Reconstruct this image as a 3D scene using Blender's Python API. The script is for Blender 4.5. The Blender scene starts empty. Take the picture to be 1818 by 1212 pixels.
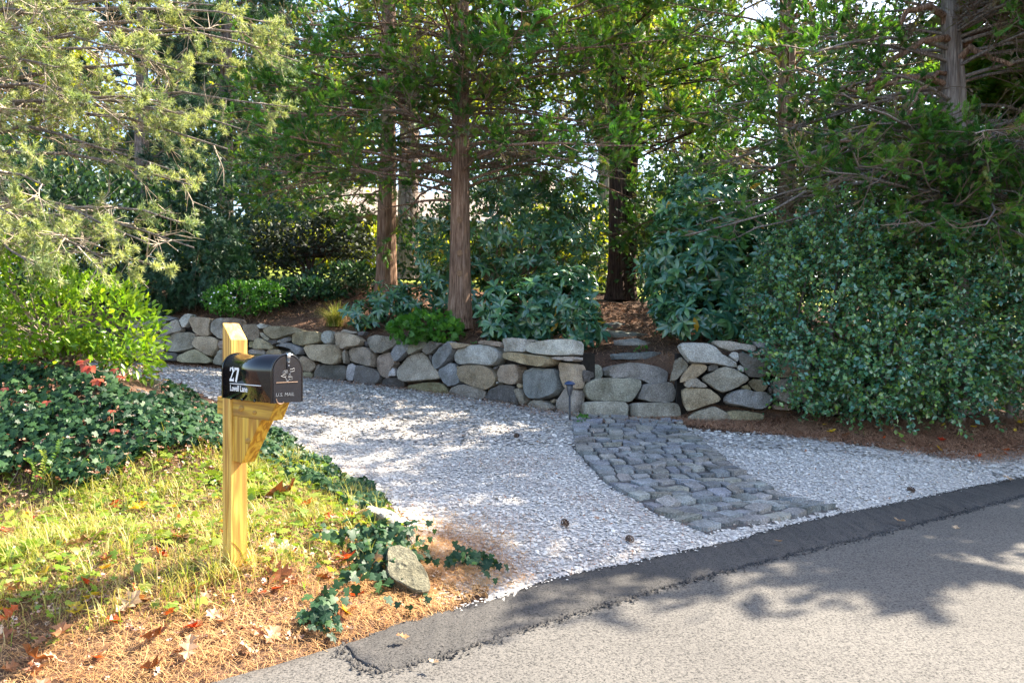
import bpy, bmesh, math, random
import numpy as np
from mathutils import Vector, Matrix, noise as mnoise

R = math.radians
rng = np.random.default_rng(7)
random.seed(7)
scene = bpy.context.scene

# ------------------------------------------------------------------ camera, sky, sun, exposure
F_PX, CX, CY, CAM_Z = 1313.0, 909.0, 606.0, 1.4
cam_data = bpy.data.cameras.new('camera')
cam = bpy.data.objects.new('camera', cam_data)
scene.collection.objects.link(cam)
cam.location = (0, 0, CAM_Z)
cam.rotation_euler = (R(90), 0, 0)
cam_data.sensor_width = 36
cam_data.lens = 36 * F_PX / 1818
cam_data.clip_start = 0.05
cam_data.clip_end = 2000
scene.camera = cam

SUN_EL = R(43)
SUN_XY = Vector((0.87, 0.49)).normalized()
sun_vec = Vector((SUN_XY.x * math.cos(SUN_EL), SUN_XY.y * math.cos(SUN_EL), math.sin(SUN_EL)))
world = bpy.data.worlds.new('World')
scene.world = world
world.use_nodes = True
wn = world.node_tree
bg = wn.nodes['Background']
sky = wn.nodes.new('ShaderNodeTexSky')
sky.sky_type = 'NISHITA'
sky.sun_disc = False
sky.sun_elevation = SUN_EL
sky.sun_rotation = math.atan2(SUN_XY.x, SUN_XY.y)
sky.air_density = 1.0
sky.dust_density = 2.0
sky.ozone_density = 1.0
wn.links.new(sky.outputs[0], bg.inputs[0])
bg.inputs[1].default_value = 0.13
sun_data = bpy.data.lights.new('sun', 'SUN')
sun_data.energy = 5.0
sun_data.angle = R(0.53)
sun_data.color = (1.0, 0.89, 0.72)
sun = bpy.data.objects.new('sun', sun_data)
scene.collection.objects.link(sun)
sun.rotation_euler = sun_vec.to_track_quat('Z', 'Y').to_euler()
sun.location = (20, 12, 25)

vs = scene.view_settings
vs.view_transform = 'Standard'
vs.look = 'None'
vs.gamma = 1
vs.use_curve_mapping = False
vs.exposure = 2.17
cy = scene.cycles
cy.use_denoising = True
cy.denoising_prefilter = 'NONE'
cy.use_adaptive_sampling = True
cy.adaptive_threshold = 0.015
cy.max_bounces = 7
cy.diffuse_bounces = 4
cy.glossy_bounces = 3
cy.transmission_bounces = 4
cy.transparent_max_bounces = 4
cy.caustics_reflective = False
cy.caustics_refractive = False
cy.sample_clamp_indirect = 8

COL = scene.collection

# ------------------------------------------------------------------ helpers
def tag(o, label=None, category=None, group=None, kind=None):
    if label: o['label'] = label
    if category: o['category'] = category
    if group: o['group'] = group
    if kind: o['kind'] = kind
    return o

def link(o, parent=None):
    COL.objects.link(o)
    if parent is not None:
        o.parent = parent
        o.matrix_parent_inverse = Matrix.Identity(4)
    return o

def empty(name, loc=(0, 0, 0), rz=0.0):
    o = bpy.data.objects.new(name, None)
    o.empty_display_size = 0.1
    o.location = loc
    o.rotation_euler = (0, 0, rz)
    return link(o)

def mesh_np(name, V, faces, mat, parent=None, tint=None, smooth=False, origin=None):
    """V (n,3); faces: (m,3) or (m,4) array or list of such arrays."""
    V = np.asarray(V, dtype=np.float32).reshape(-1, 3)
    if origin is not None:
        V = V - np.asarray(origin, dtype=np.float32)
    if not isinstance(faces, (list, tuple)):
        faces = [faces]
    loops, starts, totals, s = [], [], [], 0
    for f in faces:
        f = np.asarray(f, dtype=np.int32)
        if f.size == 0: continue
        k = f.shape[1]
        loops.append(f.ravel())
        starts.append(s + np.arange(len(f)) * k)
        totals.append(np.full(len(f), k))
        s += f.size
    loops = np.concatenate(loops); starts = np.concatenate(starts); totals = np.concatenate(totals)
    me = bpy.data.meshes.new(name)
    me.vertices.add(len(V)); me.vertices.foreach_set('co', V.ravel())
    me.loops.add(len(loops)); me.loops.foreach_set('vertex_index', loops.astype(np.int32))
    me.polygons.add(len(starts)); me.polygons.foreach_set('loop_start', starts.astype(np.int32))
    if smooth:
        me.polygons.foreach_set('use_smooth', np.ones(len(starts), dtype=bool))
    if tint is not None:
        at = me.attributes.new('tint', 'FLOAT', 'POINT')
        at.data.foreach_set('value', np.asarray(tint, dtype=np.float32))
    me.update(calc_edges=True)
    me.validate()
    if mat is not None: me.materials.append(mat)
    o = bpy.data.objects.new(name, me)
    if origin is not None: o.location = origin
    return link(o, parent)

def obj_from(name, me, parent=None):
    return link(bpy.data.objects.new(name, me), parent)

class MB:
    """gathers several shapes into one mesh"""
    def __init__(s): s.V = []; s.F3 = []; s.F4 = []; s.T = []; s.n = 0
    def add(s, V, F, tint=None):
        V = np.asarray(V, float).reshape(-1, 3); F = np.asarray(F, int)
        s.V.append(V)
        (s.F3 if F.shape[1] == 3 else s.F4).append(F + s.n)
        s.T.append(np.zeros(len(V)) if tint is None else np.broadcast_to(tint, (len(V),)))
        s.n += len(V)
    def build(s, name, mat, parent=None, smooth=False, origin=None):
        fs = []
        if s.F3: fs.append(np.concatenate(s.F3))
        if s.F4: fs.append(np.concatenate(s.F4))
        return mesh_np(name, np.concatenate(s.V), fs, mat, parent, np.concatenate(s.T), smooth, origin)

def unit(v):
    v = np.asarray(v, float)
    return v / np.maximum(np.linalg.norm(v, axis=-1, keepdims=True), 1e-9)

def frames(d, nrm):
    """rotation (N,3,3): columns x = d (leaf axis), y = side, z = normal"""
    x = unit(d)
    y = np.cross(nrm, x); bad = np.linalg.norm(y, axis=-1) < 1e-4
    if bad.any(): y[bad] = np.cross(np.array([0.3, 0.9, 0.2]), x[bad])
    y = unit(y); z = np.cross(x, y)
    return np.stack([x, y, z], axis=-1)

def scatter(tv, tf, P, Rm, S):
    """instances of a template: returns V, F"""
    tv = np.asarray(tv, float); tf = np.asarray(tf, int)
    N, k = len(P), len(tv)
    S = np.asarray(S, float)
    if S.ndim == 1: S = np.repeat(S[:, None], 3, 1)
    loc = tv[None] * S[:, None, :]
    V = np.einsum('nij,nkj->nki', Rm, loc) + P[:, None, :]
    Fc = tf[None] + (np.arange(N) * k)[:, None, None]
    return V.reshape(-1, 3), Fc.reshape(-1, tf.shape[1])

def tubes_np(P, Rr, sides=4):
    """P (N,K,3) centre lines, Rr (N,K) radii -> V, quads"""
    P = np.asarray(P, float); N, K, _ = P.shape
    T = np.gradient(P, axis=1); T = unit(T)
    ref = np.where(np.abs(T[:, :1, 2:3]) > 0.9, np.array([1.0, 0, 0]), np.array([0, 0, 1.0]))
    ref = np.broadcast_to(ref, T.shape)
    A = unit(np.cross(T, ref)); B = np.cross(T, A)
    a = np.arange(sides) / sides * 2 * math.pi
    ring = A[:, :, None, :] * np.cos(a)[None, None, :, None] + B[:, :, None, :] * np.sin(a)[None, None, :, None]
    V = P[:, :, None, :] + ring * np.asarray(Rr)[:, :, None, None]
    idx = np.arange(N * K * sides).reshape(N, K, sides)
    a0 = idx[:, :-1, :]; b0 = np.roll(idx, -1, axis=2)[:, :-1, :]
    a1 = idx[:, 1:, :]; b1 = np.roll(idx, -1, axis=2)[:, 1:, :]
    Fq = np.stack([a0, b0, b1, a1], axis=-1).reshape(-1, 4)
    return V.reshape(-1, 3), Fq

def rvec(n):
    return unit(rng.normal(size=(n, 3)))

def pix(u, v, D):
    return np.array([(u - CX) / F_PX * D, D, CAM_Z - (v - CY) / F_PX * D])

def pixX(u, D): return (u - CX) / F_PX * D
def pixZ(v, D): return CAM_Z - (v - CY) / F_PX * D

# ------------------------------------------------------------------ materials
def new_mat(name):
    m = bpy.data.materials.new(name); m.use_nodes = True
    nt = m.node_tree
    return m, nt, nt.nodes['Principled BSDF'], nt.nodes['Material Output']

def N(nt, t, **kw):
    n = nt.nodes.new(t)
    for k, v in kw.items(): setattr(n, k, v)
    return n

def ramp(nt, stops, interp='LINEAR'):
    r = nt.nodes.new('ShaderNodeValToRGB'); r.color_ramp.interpolation = interp
    el = r.color_ramp.elements
    while len(el) < len(stops): el.new(0.5)
    for e, (p, c) in zip(el, stops):
        e.position = p; e.color = (*c, 1) if len(c) == 3 else c
    return r

def noise_tex(nt, scale, detail=4, rough=0.55, coord='Object', dist=0.0, vscale=None):
    tc = N(nt, 'ShaderNodeTexCoord'); n = N(nt, 'ShaderNodeTexNoise')
    n.inputs['Scale'].default_value = scale; n.inputs['Detail'].default_value = detail
    n.inputs['Roughness'].default_value = rough; n.inputs['Distortion'].default_value = dist
    if vscale:
        mp = N(nt, 'ShaderNodeMapping'); mp.inputs['Scale'].default_value = vscale
        nt.links.new(tc.outputs[coord], mp.inputs[0]); nt.links.new(mp.outputs[0], n.inputs[0])
    else:
        nt.links.new(tc.outputs[coord], n.inputs[0])
    return n

def mixc(nt, fac, a, b, mode='MIX'):
    m = N(nt, 'ShaderNodeMix', data_type='RGBA', blend_type=mode)
    for sock, val in ((m.inputs[0], fac), (m.inputs[6], a), (m.inputs[7], b)):
        if hasattr(val, 'is_linked') or hasattr(val, 'links'): nt.links.new(val, sock)
        elif isinstance(val, (int, float)): sock.default_value = val
        else: sock.default_value = (*val, 1)
    return m.outputs[2]

def bump(nt, bsdf, height, strength=0.3, dist=0.01, prev=None):
    b = N(nt, 'ShaderNodeBump'); b.inputs['Strength'].default_value = strength; b.inputs['Distance'].default_value = dist
    nt.links.new(height, b.inputs['Height'])
    if prev is not None: nt.links.new(prev, b.inputs['Normal'])
    if bsdf is not None: nt.links.new(b.outputs[0], bsdf.inputs['Normal'])
    return b.outputs[0]

def leaf_mat(name, stops, rough=0.45, transl=0.35, tcol=None, spec=0.5):
    """foliage: tint attribute (or random per object) picks along the stops"""
    m, nt, b, out = new_mat(name)
    at = N(nt, 'ShaderNodeAttribute', attribute_name='tint')
    oi = N(nt, 'ShaderNodeObjectInfo')
    add = N(nt, 'ShaderNodeMath', operation='ADD')
    nt.links.new(at.outputs['Fac'], add.inputs[0]); nt.links.new(oi.outputs['Random'], add.inputs[1])
    fr = N(nt, 'ShaderNodeMath', operation='PINGPONG'); fr.inputs[1].default_value = 1.0
    nt.links.new(add.outputs[0], fr.inputs[0])
    rp = ramp(nt, stops); nt.links.new(fr.outputs[0], rp.inputs[0])
    nt.links.new(rp.outputs[0], b.inputs['Base Color'])
    b.inputs['Roughness'].default_value = rough
    b.inputs['Specular IOR Level'].default_value = spec
    tr = N(nt, 'ShaderNodeBsdfTranslucent')
    tc = mixc(nt, 1.0, rp.outputs[0], tcol or (1.5, 1.5, 0.7), 'MULTIPLY')
    nt.links.new(tc, tr.inputs[0])
    mx = N(nt, 'ShaderNodeMixShader'); mx.inputs[0].default_value = transl
    nt.links.new(b.outputs[0], mx.inputs[1]); nt.links.new(tr.outputs[0], mx.inputs[2])
    nt.links.new(mx.outputs[0], out.inputs[0])
    return m

def simple_mat(name, col, rough=0.6, metallic=0.0, spec=0.5, noise=None):
    m, nt, b, out = new_mat(name)
    b.inputs['Base Color'].default_value = (*col, 1)
    b.inputs['Roughness'].default_value = rough
    b.inputs['Metallic'].default_value = metallic
    b.inputs['Specular IOR Level'].default_value = spec
    if noise:
        sc, c2 = noise
        n = noise_tex(nt, sc, 5); rp = ramp(nt, [(0.3, col), (0.7, c2)])
        nt.links.new(n.outputs[0], rp.inputs[0]); nt.links.new(rp.outputs[0], b.inputs['Base Color'])
    return m

def earth_mat():
    m, nt, b, out = new_mat('earth_and_mulch')
    n1 = noise_tex(nt, 1.3, 6); n2 = noise_tex(nt, 38, 5, 0.7)
    r1 = ramp(nt, [(0.35, (0.095, 0.050, 0.030)), (0.65, (0.19, 0.105, 0.060))])
    nt.links.new(n1.outputs[0], r1.inputs[0])
    r2 = ramp(nt, [(0.35, (0.45, 0.45, 0.45)), (0.7, (1.35, 1.3, 1.25))])
    nt.links.new(n2.outputs[0], r2.inputs[0])
    nt.links.new(mixc(nt, 1.0, r1.outputs[0], r2.outputs[0], 'MULTIPLY'), b.inputs['Base Color'])
    b.inputs['Roughness'].default_value = 0.95
    bump(nt, b, n2.outputs[0], 0.8, 0.03)
    return m

def stone_mat(name, lichen=0.5):
    m, nt, b, out = new_mat(name)
    oi = N(nt, 'ShaderNodeObjectInfo')
    tc = N(nt, 'ShaderNodeTexCoord')
    off = N(nt, 'ShaderNodeVectorMath', operation='MULTIPLY_ADD')
    off.inputs[1].default_value = (1, 1, 1)
    comb = N(nt, 'ShaderNodeCombineXYZ')
    ml = N(nt, 'ShaderNodeMath', operation='MULTIPLY'); ml.inputs[1].default_value = 57.0
    nt.links.new(oi.outputs['Random'], ml.inputs[0])
    for i in range(3): nt.links.new(ml.outputs[0], comb.inputs[i])
    nt.links.new(tc.outputs['Object'], off.inputs[0]); nt.links.new(comb.outputs[0], off.inputs[2])
    def nz(scale, det=5, ro=0.6):
        n = N(nt, 'ShaderNodeTexNoise'); n.inputs['Scale'].default_value = scale
        n.inputs['Detail'].default_value = det; n.inputs['Roughness'].default_value = ro
        nt.links.new(off.outputs[0], n.inputs[0]); return n
    a = nz(4.0); g = nz(70.0, 3); l = nz(26.0, 6, 0.7)
    ra = ramp(nt, [(0.3, (0.55, 0.52, 0.46)), (0.5, (0.95, 0.93, 0.9)), (0.72, (1.35, 1.33, 1.3))])
    nt.links.new(a.outputs[0], ra.inputs[0])
    base = mixc(nt, 1.0, oi.outputs['Color'], ra.outputs[0], 'MULTIPLY')
    rg = ramp(nt, [(0.3, (0.62, 0.62, 0.62)), (0.5, (1, 1, 1)), (0.7, (1.6, 1.6, 1.6))])
    nt.links.new(g.outputs[0], rg.inputs[0])
    base = mixc(nt, 1.0, base, rg.outputs[0], 'MULTIPLY')
    rl = ramp(nt, [(0.60, (0, 0, 0)), (0.68, (1, 1, 1))])
    nt.links.new(l.outputs[0], rl.inputs[0])
    la = N(nt, 'ShaderNodeMath', operation='MULTIPLY'); nt.links.new(rl.outputs[0], la.inputs[0])
    nt.links.new(oi.outputs['Alpha'], la.inputs[1])
    base = mixc(nt, la.outputs[0], base, (0.50, 0.50, 0.47))
    nt.links.new(base, b.inputs['Base Color'])
    b.inputs['Roughness'].default_value = 0.88
    b.inputs['Specular IOR Level'].default_value = 0.3
    p = bump(nt, None, a.outputs[0], 0.8, 0.06)
    p = bump(nt, None, l.outputs[0], 0.6, 0.025, p)
    bump(nt, b, g.outputs[0], 0.5, 0.010, p)
    return m

def asphalt_mat(name, c0, c1, sc=170):
    m, nt, b, out = new_mat(name)
    n1 = noise_tex(nt, 0.9, 5); n2 = noise_tex(nt, sc, 3, 0.7)
    v = N(nt, 'ShaderNodeTexVoronoi'); v.inputs['Scale'].default_value = sc * 0.55
    tc = N(nt, 'ShaderNodeTexCoord'); nt.links.new(tc.outputs['Object'], v.inputs[0])
    r1 = ramp(nt, [(0.3, c0), (0.7, c1)]); nt.links.new(n1.outputs[0], r1.inputs[0])
    r2 = ramp(nt, [(0.36, (0.22, 0.22, 0.23)), (0.47, (0.95, 0.95, 0.95)), (0.72, (1.55, 1.5, 1.45))])
    nt.links.new(n2.outputs[0], r2.inputs[0])
    c = mixc(nt, 1.0, r1.outputs[0], r2.outputs[0], 'MULTIPLY')
    n3 = noise_tex(nt, 42, 5, 0.75, dist=1.2)
    r3 = ramp(nt, [(0.30, (0.45, 0.45, 0.46)), (0.42, (1, 1, 1))]); nt.links.new(n3.outputs[0], r3.inputs[0])
    c = mixc(nt, 1.0, c, r3.outputs[0], 'MULTIPLY')
    nt.links.new(c, b.inputs['Base Color'])
    b.inputs['Roughness'].default_value = 0.9
    b.inputs['Specular IOR Level'].default_value = 0.25
    bump(nt, b, n2.outputs[0], 0.6, 0.006)
    return m

def bark_mat(name, c0, c1, c2, vs=(14, 14, 1.1)):
    m, nt, b, out = new_mat(name)
    n = noise_tex(nt, 3.0, 7, 0.65, vscale=vs, dist=0.3)
    n2 = noise_tex(nt, 1.2, 3)
    r = ramp(nt, [(0.32, c0), (0.5, c1), (0.68, c2)]); nt.links.new(n.outputs[0], r.inputs[0])
    r2 = ramp(nt, [(0.3, (0.7, 0.7, 0.72)), (0.7, (1.2, 1.15, 1.1))]); nt.links.new(n2.outputs[0], r2.inputs[0])
    nt.links.new(mixc(nt, 1.0, r.outputs[0], r2.outputs[0], 'MULTIPLY'), b.inputs['Base Color'])
    b.inputs['Roughness'].default_value = 0.9
    b.inputs['Specular IOR Level'].default_value = 0.2
    bump(nt, b, n.outputs[0], 1.0, 0.03)
    return m

def wood_mat(name, c0, c1, c2, along='Z'):
    m, nt, b, out = new_mat(name)
    tc = N(nt, 'ShaderNodeTexCoord'); mp = N(nt, 'ShaderNodeMapping')
    sc = {'Z': (1, 1, 0.06), 'X': (0.06, 1, 1)}[along]
    mp.inputs['Scale'].default_value = sc
    nt.links.new(tc.outputs['Object'], mp.inputs[0])
    n = N(nt, 'ShaderNodeTexNoise'); n.inputs['Scale'].default_value = 13; n.inputs['Detail'].default_value = 2
    n.inputs['Distortion'].default_value = 0.8
    nt.links.new(mp.outputs[0], n.inputs[0])
    w = N(nt, 'ShaderNodeMath', operation='MULTIPLY'); w.inputs[1].default_value = 26
    nt.links.new(n.outputs[0], w.inputs[0])
    s = N(nt, 'ShaderNodeMath', operation='SINE'); nt.links.new(w.outputs[0], s.inputs[0])
    r = ramp(nt, [(0.0, c0), (0.45, c1), (1.0, c2)])
    mr = N(nt, 'ShaderNodeMapRange'); mr.inputs[1].default_value = -1; nt.links.new(s.outputs[0], mr.inputs[0])
    nt.links.new(mr.outputs[0], r.inputs[0])
    n2 = noise_tex(nt, 60, 4, 0.6, vscale=tuple(x * 1.0 for x in sc))
    r2 = ramp(nt, [(0.3, (0.75, 0.72, 0.68)), (0.65, (1.12, 1.12, 1.12))]); nt.links.new(n2.outputs[0], r2.inputs[0])
    nt.links.new(mixc(nt, 1.0, r.outputs[0], r2.outputs[0], 'MULTIPLY'), b.inputs['Base Color'])
    b.inputs['Roughness'].default_value = 0.62
    bump(nt, b, n2.outputs[0], 0.5, 0.004)
    return m

M = {}
M['earth'] = earth_mat()
M['stone'] = stone_mat('lichened_fieldstone')
M['cobble'] = stone_mat('granite_cobble')
M['asphalt'] = asphalt_mat('worn_asphalt', (0.098, 0.093, 0.087), (0.122, 0.116, 0.108), 95)
M['apron'] = asphalt_mat('new_asphalt', (0.054, 0.052, 0.050), (0.080, 0.076, 0.073), 100)
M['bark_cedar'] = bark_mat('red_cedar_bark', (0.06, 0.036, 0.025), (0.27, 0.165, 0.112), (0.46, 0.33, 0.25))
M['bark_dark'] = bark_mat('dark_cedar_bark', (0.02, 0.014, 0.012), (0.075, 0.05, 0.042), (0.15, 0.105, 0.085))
M['bark_grey'] = bark_mat('grey_bark', (0.10, 0.085, 0.075), (0.25, 0.21, 0.185), (0.40, 0.35, 0.31))
M['bark_pine'] = bark_mat('pine_bark', (0.07, 0.05, 0.045), (0.22, 0.17, 0.15), (0.34, 0.28, 0.25), (7, 7, 1.6))
M['twig'] = simple_mat('brown_twig', (0.13, 0.085, 0.055), 0.85, noise=(9, (0.24, 0.17, 0.12)))
M['twig_pale'] = simple_mat('pale_dead_twig', (0.26, 0.20, 0.14), 0.85, noise=(9, (0.46, 0.38, 0.30)))
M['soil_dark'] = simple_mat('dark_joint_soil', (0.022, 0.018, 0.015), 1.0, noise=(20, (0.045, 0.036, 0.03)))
M['lf_cedar'] = leaf_mat('red_cedar_foliage', [(0.0, (0.022, 0.085, 0.020)), (0.5, (0.060, 0.175, 0.026)), (0.85, (0.135, 0.270, 0.030)), (1.0, (0.24, 0.23, 0.07))], 0.5, 0.34, (1.5, 1.5, 0.6))
M['lf_cedar_dry'] = leaf_mat('dry_cedar_foliage', [(0.0, (0.06, 0.075, 0.03)), (0.5, (0.12, 0.115, 0.055)), (1.0, (0.20, 0.15, 0.09))], 0.7, 0.25)  # olive brown is the own colour of dried foliage inside the crown
M['lf_blue'] = leaf_mat('blue_cedar_needles', [(0.0, (0.045, 0.10, 0.060)), (0.5, (0.17, 0.25, 0.12)), (1.0, (0.42, 0.45, 0.19))], 0.5, 0.30)
M['lf_pine'] = leaf_mat('white_pine_needles', [(0.0, (0.022, 0.065, 0.050)), (0.6, (0.05, 0.11, 0.075)), (1.0, (0.09, 0.15, 0.085))], 0.5, 0.25)
M['lf_rhodo'] = leaf_mat('rhododendron_leaves', [(0.0, (0.032, 0.115, 0.080)), (0.6, (0.062, 0.180, 0.108)), (1.0, (0.12, 0.25, 0.085))], 0.24, 0.18, spec=1.0)
M['lf_yellow'] = leaf_mat('yellow_leaves', [(0.0, (0.50, 0.30, 0.02)), (1.0, (0.62, 0.42, 0.05))], 0.5, 0.4, (1.2, 1.1, 0.8))
M['lf_holly'] = leaf_mat('holly_leaves', [(0.0, (0.030, 0.125, 0.098)), (0.6, (0.065, 0.205, 0.130)), (0.93, (0.12, 0.25, 0.08)), (1.0, (0.22, 0.34, 0.05))], 0.20, 0.16, spec=1.0)
M['lf_bright'] = leaf_mat('bright_shrub_leaves', [(0.0, (0.06, 0.15, 0.012)), (0.6, (0.13, 0.26, 0.015)), (1.0, (0.26, 0.36, 0.03))], 0.38, 0.40)
M['lf_green'] = leaf_mat('fresh_green_leaves', [(0.0, (0.04, 0.14, 0.02)), (1.0, (0.10, 0.26, 0.035))], 0.42, 0.32)
M['lf_ivy'] = leaf_mat('ivy_leaves', [(0.0, (0.008, 0.030, 0.015)), (0.6, (0.019, 0.058, 0.024)), (1.0, (0.05, 0.11, 0.035))], 0.5, 0.18, spec=0.25)
M['lf_yew'] = leaf_mat('yew_needles', [(0.0, (0.012, 0.050, 0.026)), (1.0, (0.035, 0.095, 0.040))], 0.5, 0.2)
M['lf_maple'] = leaf_mat('dark_maple_leaves', [(0.0, (0.012, 0.022, 0.018)), (1.0, (0.030, 0.045, 0.028))], 0.5, 0.2)
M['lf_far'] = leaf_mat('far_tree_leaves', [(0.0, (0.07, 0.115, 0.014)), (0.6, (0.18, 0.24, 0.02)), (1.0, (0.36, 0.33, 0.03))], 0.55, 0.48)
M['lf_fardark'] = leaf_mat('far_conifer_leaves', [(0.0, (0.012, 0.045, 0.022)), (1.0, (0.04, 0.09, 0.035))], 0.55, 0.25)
M['lf_red'] = leaf_mat('red_creeper_leaves', [(0.0, (0.34, 0.035, 0.02)), (0.6, (0.48, 0.075, 0.04)), (1.0, (0.50, 0.16, 0.09))], 0.45, 0.35, (1.3, 1.0, 0.8))
M['grass'] = leaf_mat('bank_grass', [(0.0, (0.09, 0.17, 0.018)), (0.45, (0.20, 0.28, 0.028)), (0.75, (0.38, 0.36, 0.08)), (1.0, (0.52, 0.42, 0.20))], 0.5, 0.35)
M['weed'] = leaf_mat('ground_cover_leaves', [(0.0, (0.06, 0.14, 0.015)), (0.6, (0.15, 0.24, 0.025)), (1.0, (0.26, 0.31, 0.05))], 0.38, 0.33)
M['straw'] = leaf_mat('pine_straw', [(0.0, (0.20, 0.085, 0.03)), (0.45, (0.42, 0.21, 0.075)), (1.0, (0.66, 0.42, 0.19))], 0.6, 0.2, (1.2, 1.1, 0.8))
M['mulchstraw'] = leaf_mat('brown_mulch_needles', [(0.0, (0.15, 0.060, 0.032)), (0.5, (0.34, 0.160, 0.085)), (1.0, (0.52, 0.30, 0.18))], 0.7, 0.1, (1.2, 1.1, 0.8))
M['lf_oak_brown'] = leaf_mat('brown_oak_leaf', [(0.0, (0.17, 0.055, 0.018)), (0.5, (0.27, 0.10, 0.03)), (1.0, (0.32, 0.16, 0.07))], 0.5, 0.25, (1.3, 1.0, 0.7))
M['lf_oak_red'] = leaf_mat('red_oak_leaf', [(0.0, (0.45, 0.04, 0.015)), (1.0, (0.52, 0.12, 0.02))], 0.4, 0.35, (1.3, 1.0, 0.7))
M['lf_oak_tan'] = leaf_mat('tan_oak_leaf', [(0.0, (0.36, 0.22, 0.12)), (1.0, (0.52, 0.38, 0.25))], 0.55, 0.25, (1.2, 1.1, 0.8))
M['lf_oak_yellow'] = leaf_mat('yellow_oak_leaf', [(0.0, (0.60, 0.36, 0.02)), (1.0, (0.62, 0.46, 0.04))], 0.5, 0.35, (1.2, 1.1, 0.7))
M['lawn'] = simple_mat('lawn_turf', (0.14, 0.24, 0.018), 0.9, noise=(3.5, (0.34, 0.36, 0.03)))
M['shell'] = leaf_mat('crushed_shell', [(0.0, (0.07, 0.068, 0.07)), (0.22, (0.26, 0.25, 0.25)), (0.45, (0.54, 0.50, 0.455)), (1.0, (0.78, 0.73, 0.66))], 0.7, 0.0)
M['shell_bed'] = simple_mat('shell_bed', (0.12, 0.112, 0.105), 0.95, noise=(38, (0.62, 0.59, 0.56)))

# ------------------------------------------------------------------ terrain heights
def tps_fit(pts):
    pts = np.asarray(pts, float); n = len(pts)
    d = np.linalg.norm(pts[:, None, :2] - pts[None, :, :2], axis=-1)
    K = np.where(d > 0, d * d * np.log(np.maximum(d, 1e-9)), 0) + np.eye(n) * 0.02
    Pm = np.c_[np.ones(n), pts[:, :2]]
    A = np.zeros((n + 3, n + 3)); A[:n, :n] = K; A[:n, n:] = Pm; A[n:, :n] = Pm.T
    w = np.linalg.solve(A, np.r_[pts[:, 2], 0, 0, 0])
    def f(X, Y):
        X = np.asarray(X, float); Y = np.asarray(Y, float); sh = X.shape
        q = np.c_[X.ravel(), Y.ravel()]
        out = np.zeros(len(q))
        for s in range(0, len(q), 20000):
            qq = q[s:s + 20000]
            dd = np.linalg.norm(qq[:, None] - pts[None, :, :2], axis=-1)
            U = np.where(dd > 0, dd * dd * np.log(np.maximum(dd, 1e-9)), 0)
            out[s:s + 20000] = U @ w[:n] + w[n] + qq @ w[n + 1:]
        return out.reshape(sh)
    return f

ROAD_EDGE = np.array([(-60, -32), (-14, -4.2), (-6, 0.3), (-2.5, 2.35), (-1.25, 3.03), (-0.72, 3.5), (-0.32, 3.82), (0.31, 4.40),
                      (1.07, 4.86), (1.55, 5.19), (2.24, 5.72), (2.7, 6.02), (3.57, 6.55), (4.38, 7.08), (5.26, 7.6), (8, 9.3), (14, 12.6), (60, 38)], float)
def road_edge_y(X): return np.interp(X, ROAD_EDGE[:, 0], ROAD_EDGE[:, 1])

lower_pts = [(-1.405, 3.75, .26), (-2.1, 3.67, .28), (-2.85, 5.15, .42), (-3.6, 5.1, .42), (-1.5, 5.0, .33), (-.9, 4.4, .2),
             (-4.5, 4.6, .42), (-6, 4.2, .5), (-3.2, 3.0, .2),
             (-3.0, 6.0, .98), (-3.8, 5.9, 1.12), (-4.6, 6.3, 1.2), (-3.5, 7.0, 1.02), (-2.7, 6.6, .72), (-6, 6.3, 1.25), (-8, 6, 1.3),
             (-3.7, 8.6, .85), (-5, 10, .95), (-6.67, 13.3, 1.0), (-10, 14, 1.15), (-8, 9, 1.15),
             (-1.13, 5.97, .2), (-2.2, 7.0, .45), (-2.46, 11.9, .72), (-.23, 10.3, .56), (.71, 9.1, .5), (-1, 8, .42),
             (0, 5, .10), (1, 6, .15), (1.4, 7.5, .32), (2.05, 8.7, .43), (3.2, 8.55, .43), (4.03, 8.25, .38), (6.2, 9, .38), (3, 7, .2),
             (9, 11.2, .4), (14, 15, .5)]
for x, y in ROAD_EDGE[1:-1]:
    lower_pts.append((x, y - .05, 0.0)); lower_pts.append((x + .8, y - 1.6, 0.0))
lower_pts += [(0, 0, 0), (6, 0, 0), (-6, -4, 0), (0, -6, 0), (10, 4, 0), (20, 10, 0), (20, -5, 0)]
h_low = tps_fit(lower_pts)
upper_pts = [(-12, 14.6, 1.85), (-6.67, 13.8, 1.76), (-4.3, 13.0, 1.6), (-2.46, 12.3, 1.45), (-.23, 10.8, 1.33), (.6, 10.0, 1.30), (.9, 9.9, 1.12), (1.5, 9.75, 1.1),
             (3.3, 9.2, 1.30), (2.4, 9.5, 1.25), (-.85, 11.8, 1.60), (-2.47, 14.5, 2.3), (-4.1, 15, 2.42), (2.2, 15, 2.23), (1.75, 10.8, 1.32), (1.8, 11.5, 1.46),
             (1.7, 12.5, 1.64), (2.0, 14, 2.02), (2.4, 18, 2.62), (-3, 18, 2.80), (-8, 18, 2.95), (8, 18, 2.5), (0, 26, 3.45), (-12, 26, 4.0), (12, 26, 3.3), (-5, 23, 3.5),
             (6, 12, 1.5), (10, 14, 1.3), (-14, 20, 2.6), (0, 13, 1.85), (4.2, 12, 1.65)]
h_up = tps_fit(upper_pts)

WALL = np.array([(-14, 15.0), (-9.5, 14.2), (-6.67, 13.5), (-4.5, 12.95), (-2.46, 12.0), (-1.2, 11.3), (-.23, 10.4), (.3, 9.75), (.74, 9.2)], float)
STEPF = np.array([(.74, 9.2), (2.02, 8.95)], float)
WALLR = np.array([(2.0, 8.9), (3.4, 8.75), (4.6, 9.2), (8, 10.6), (14, 14.5), (40, 34)], float)
FULL = np.vstack([np.array([(-60, 22.0)]), WALL, WALLR])

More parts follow.
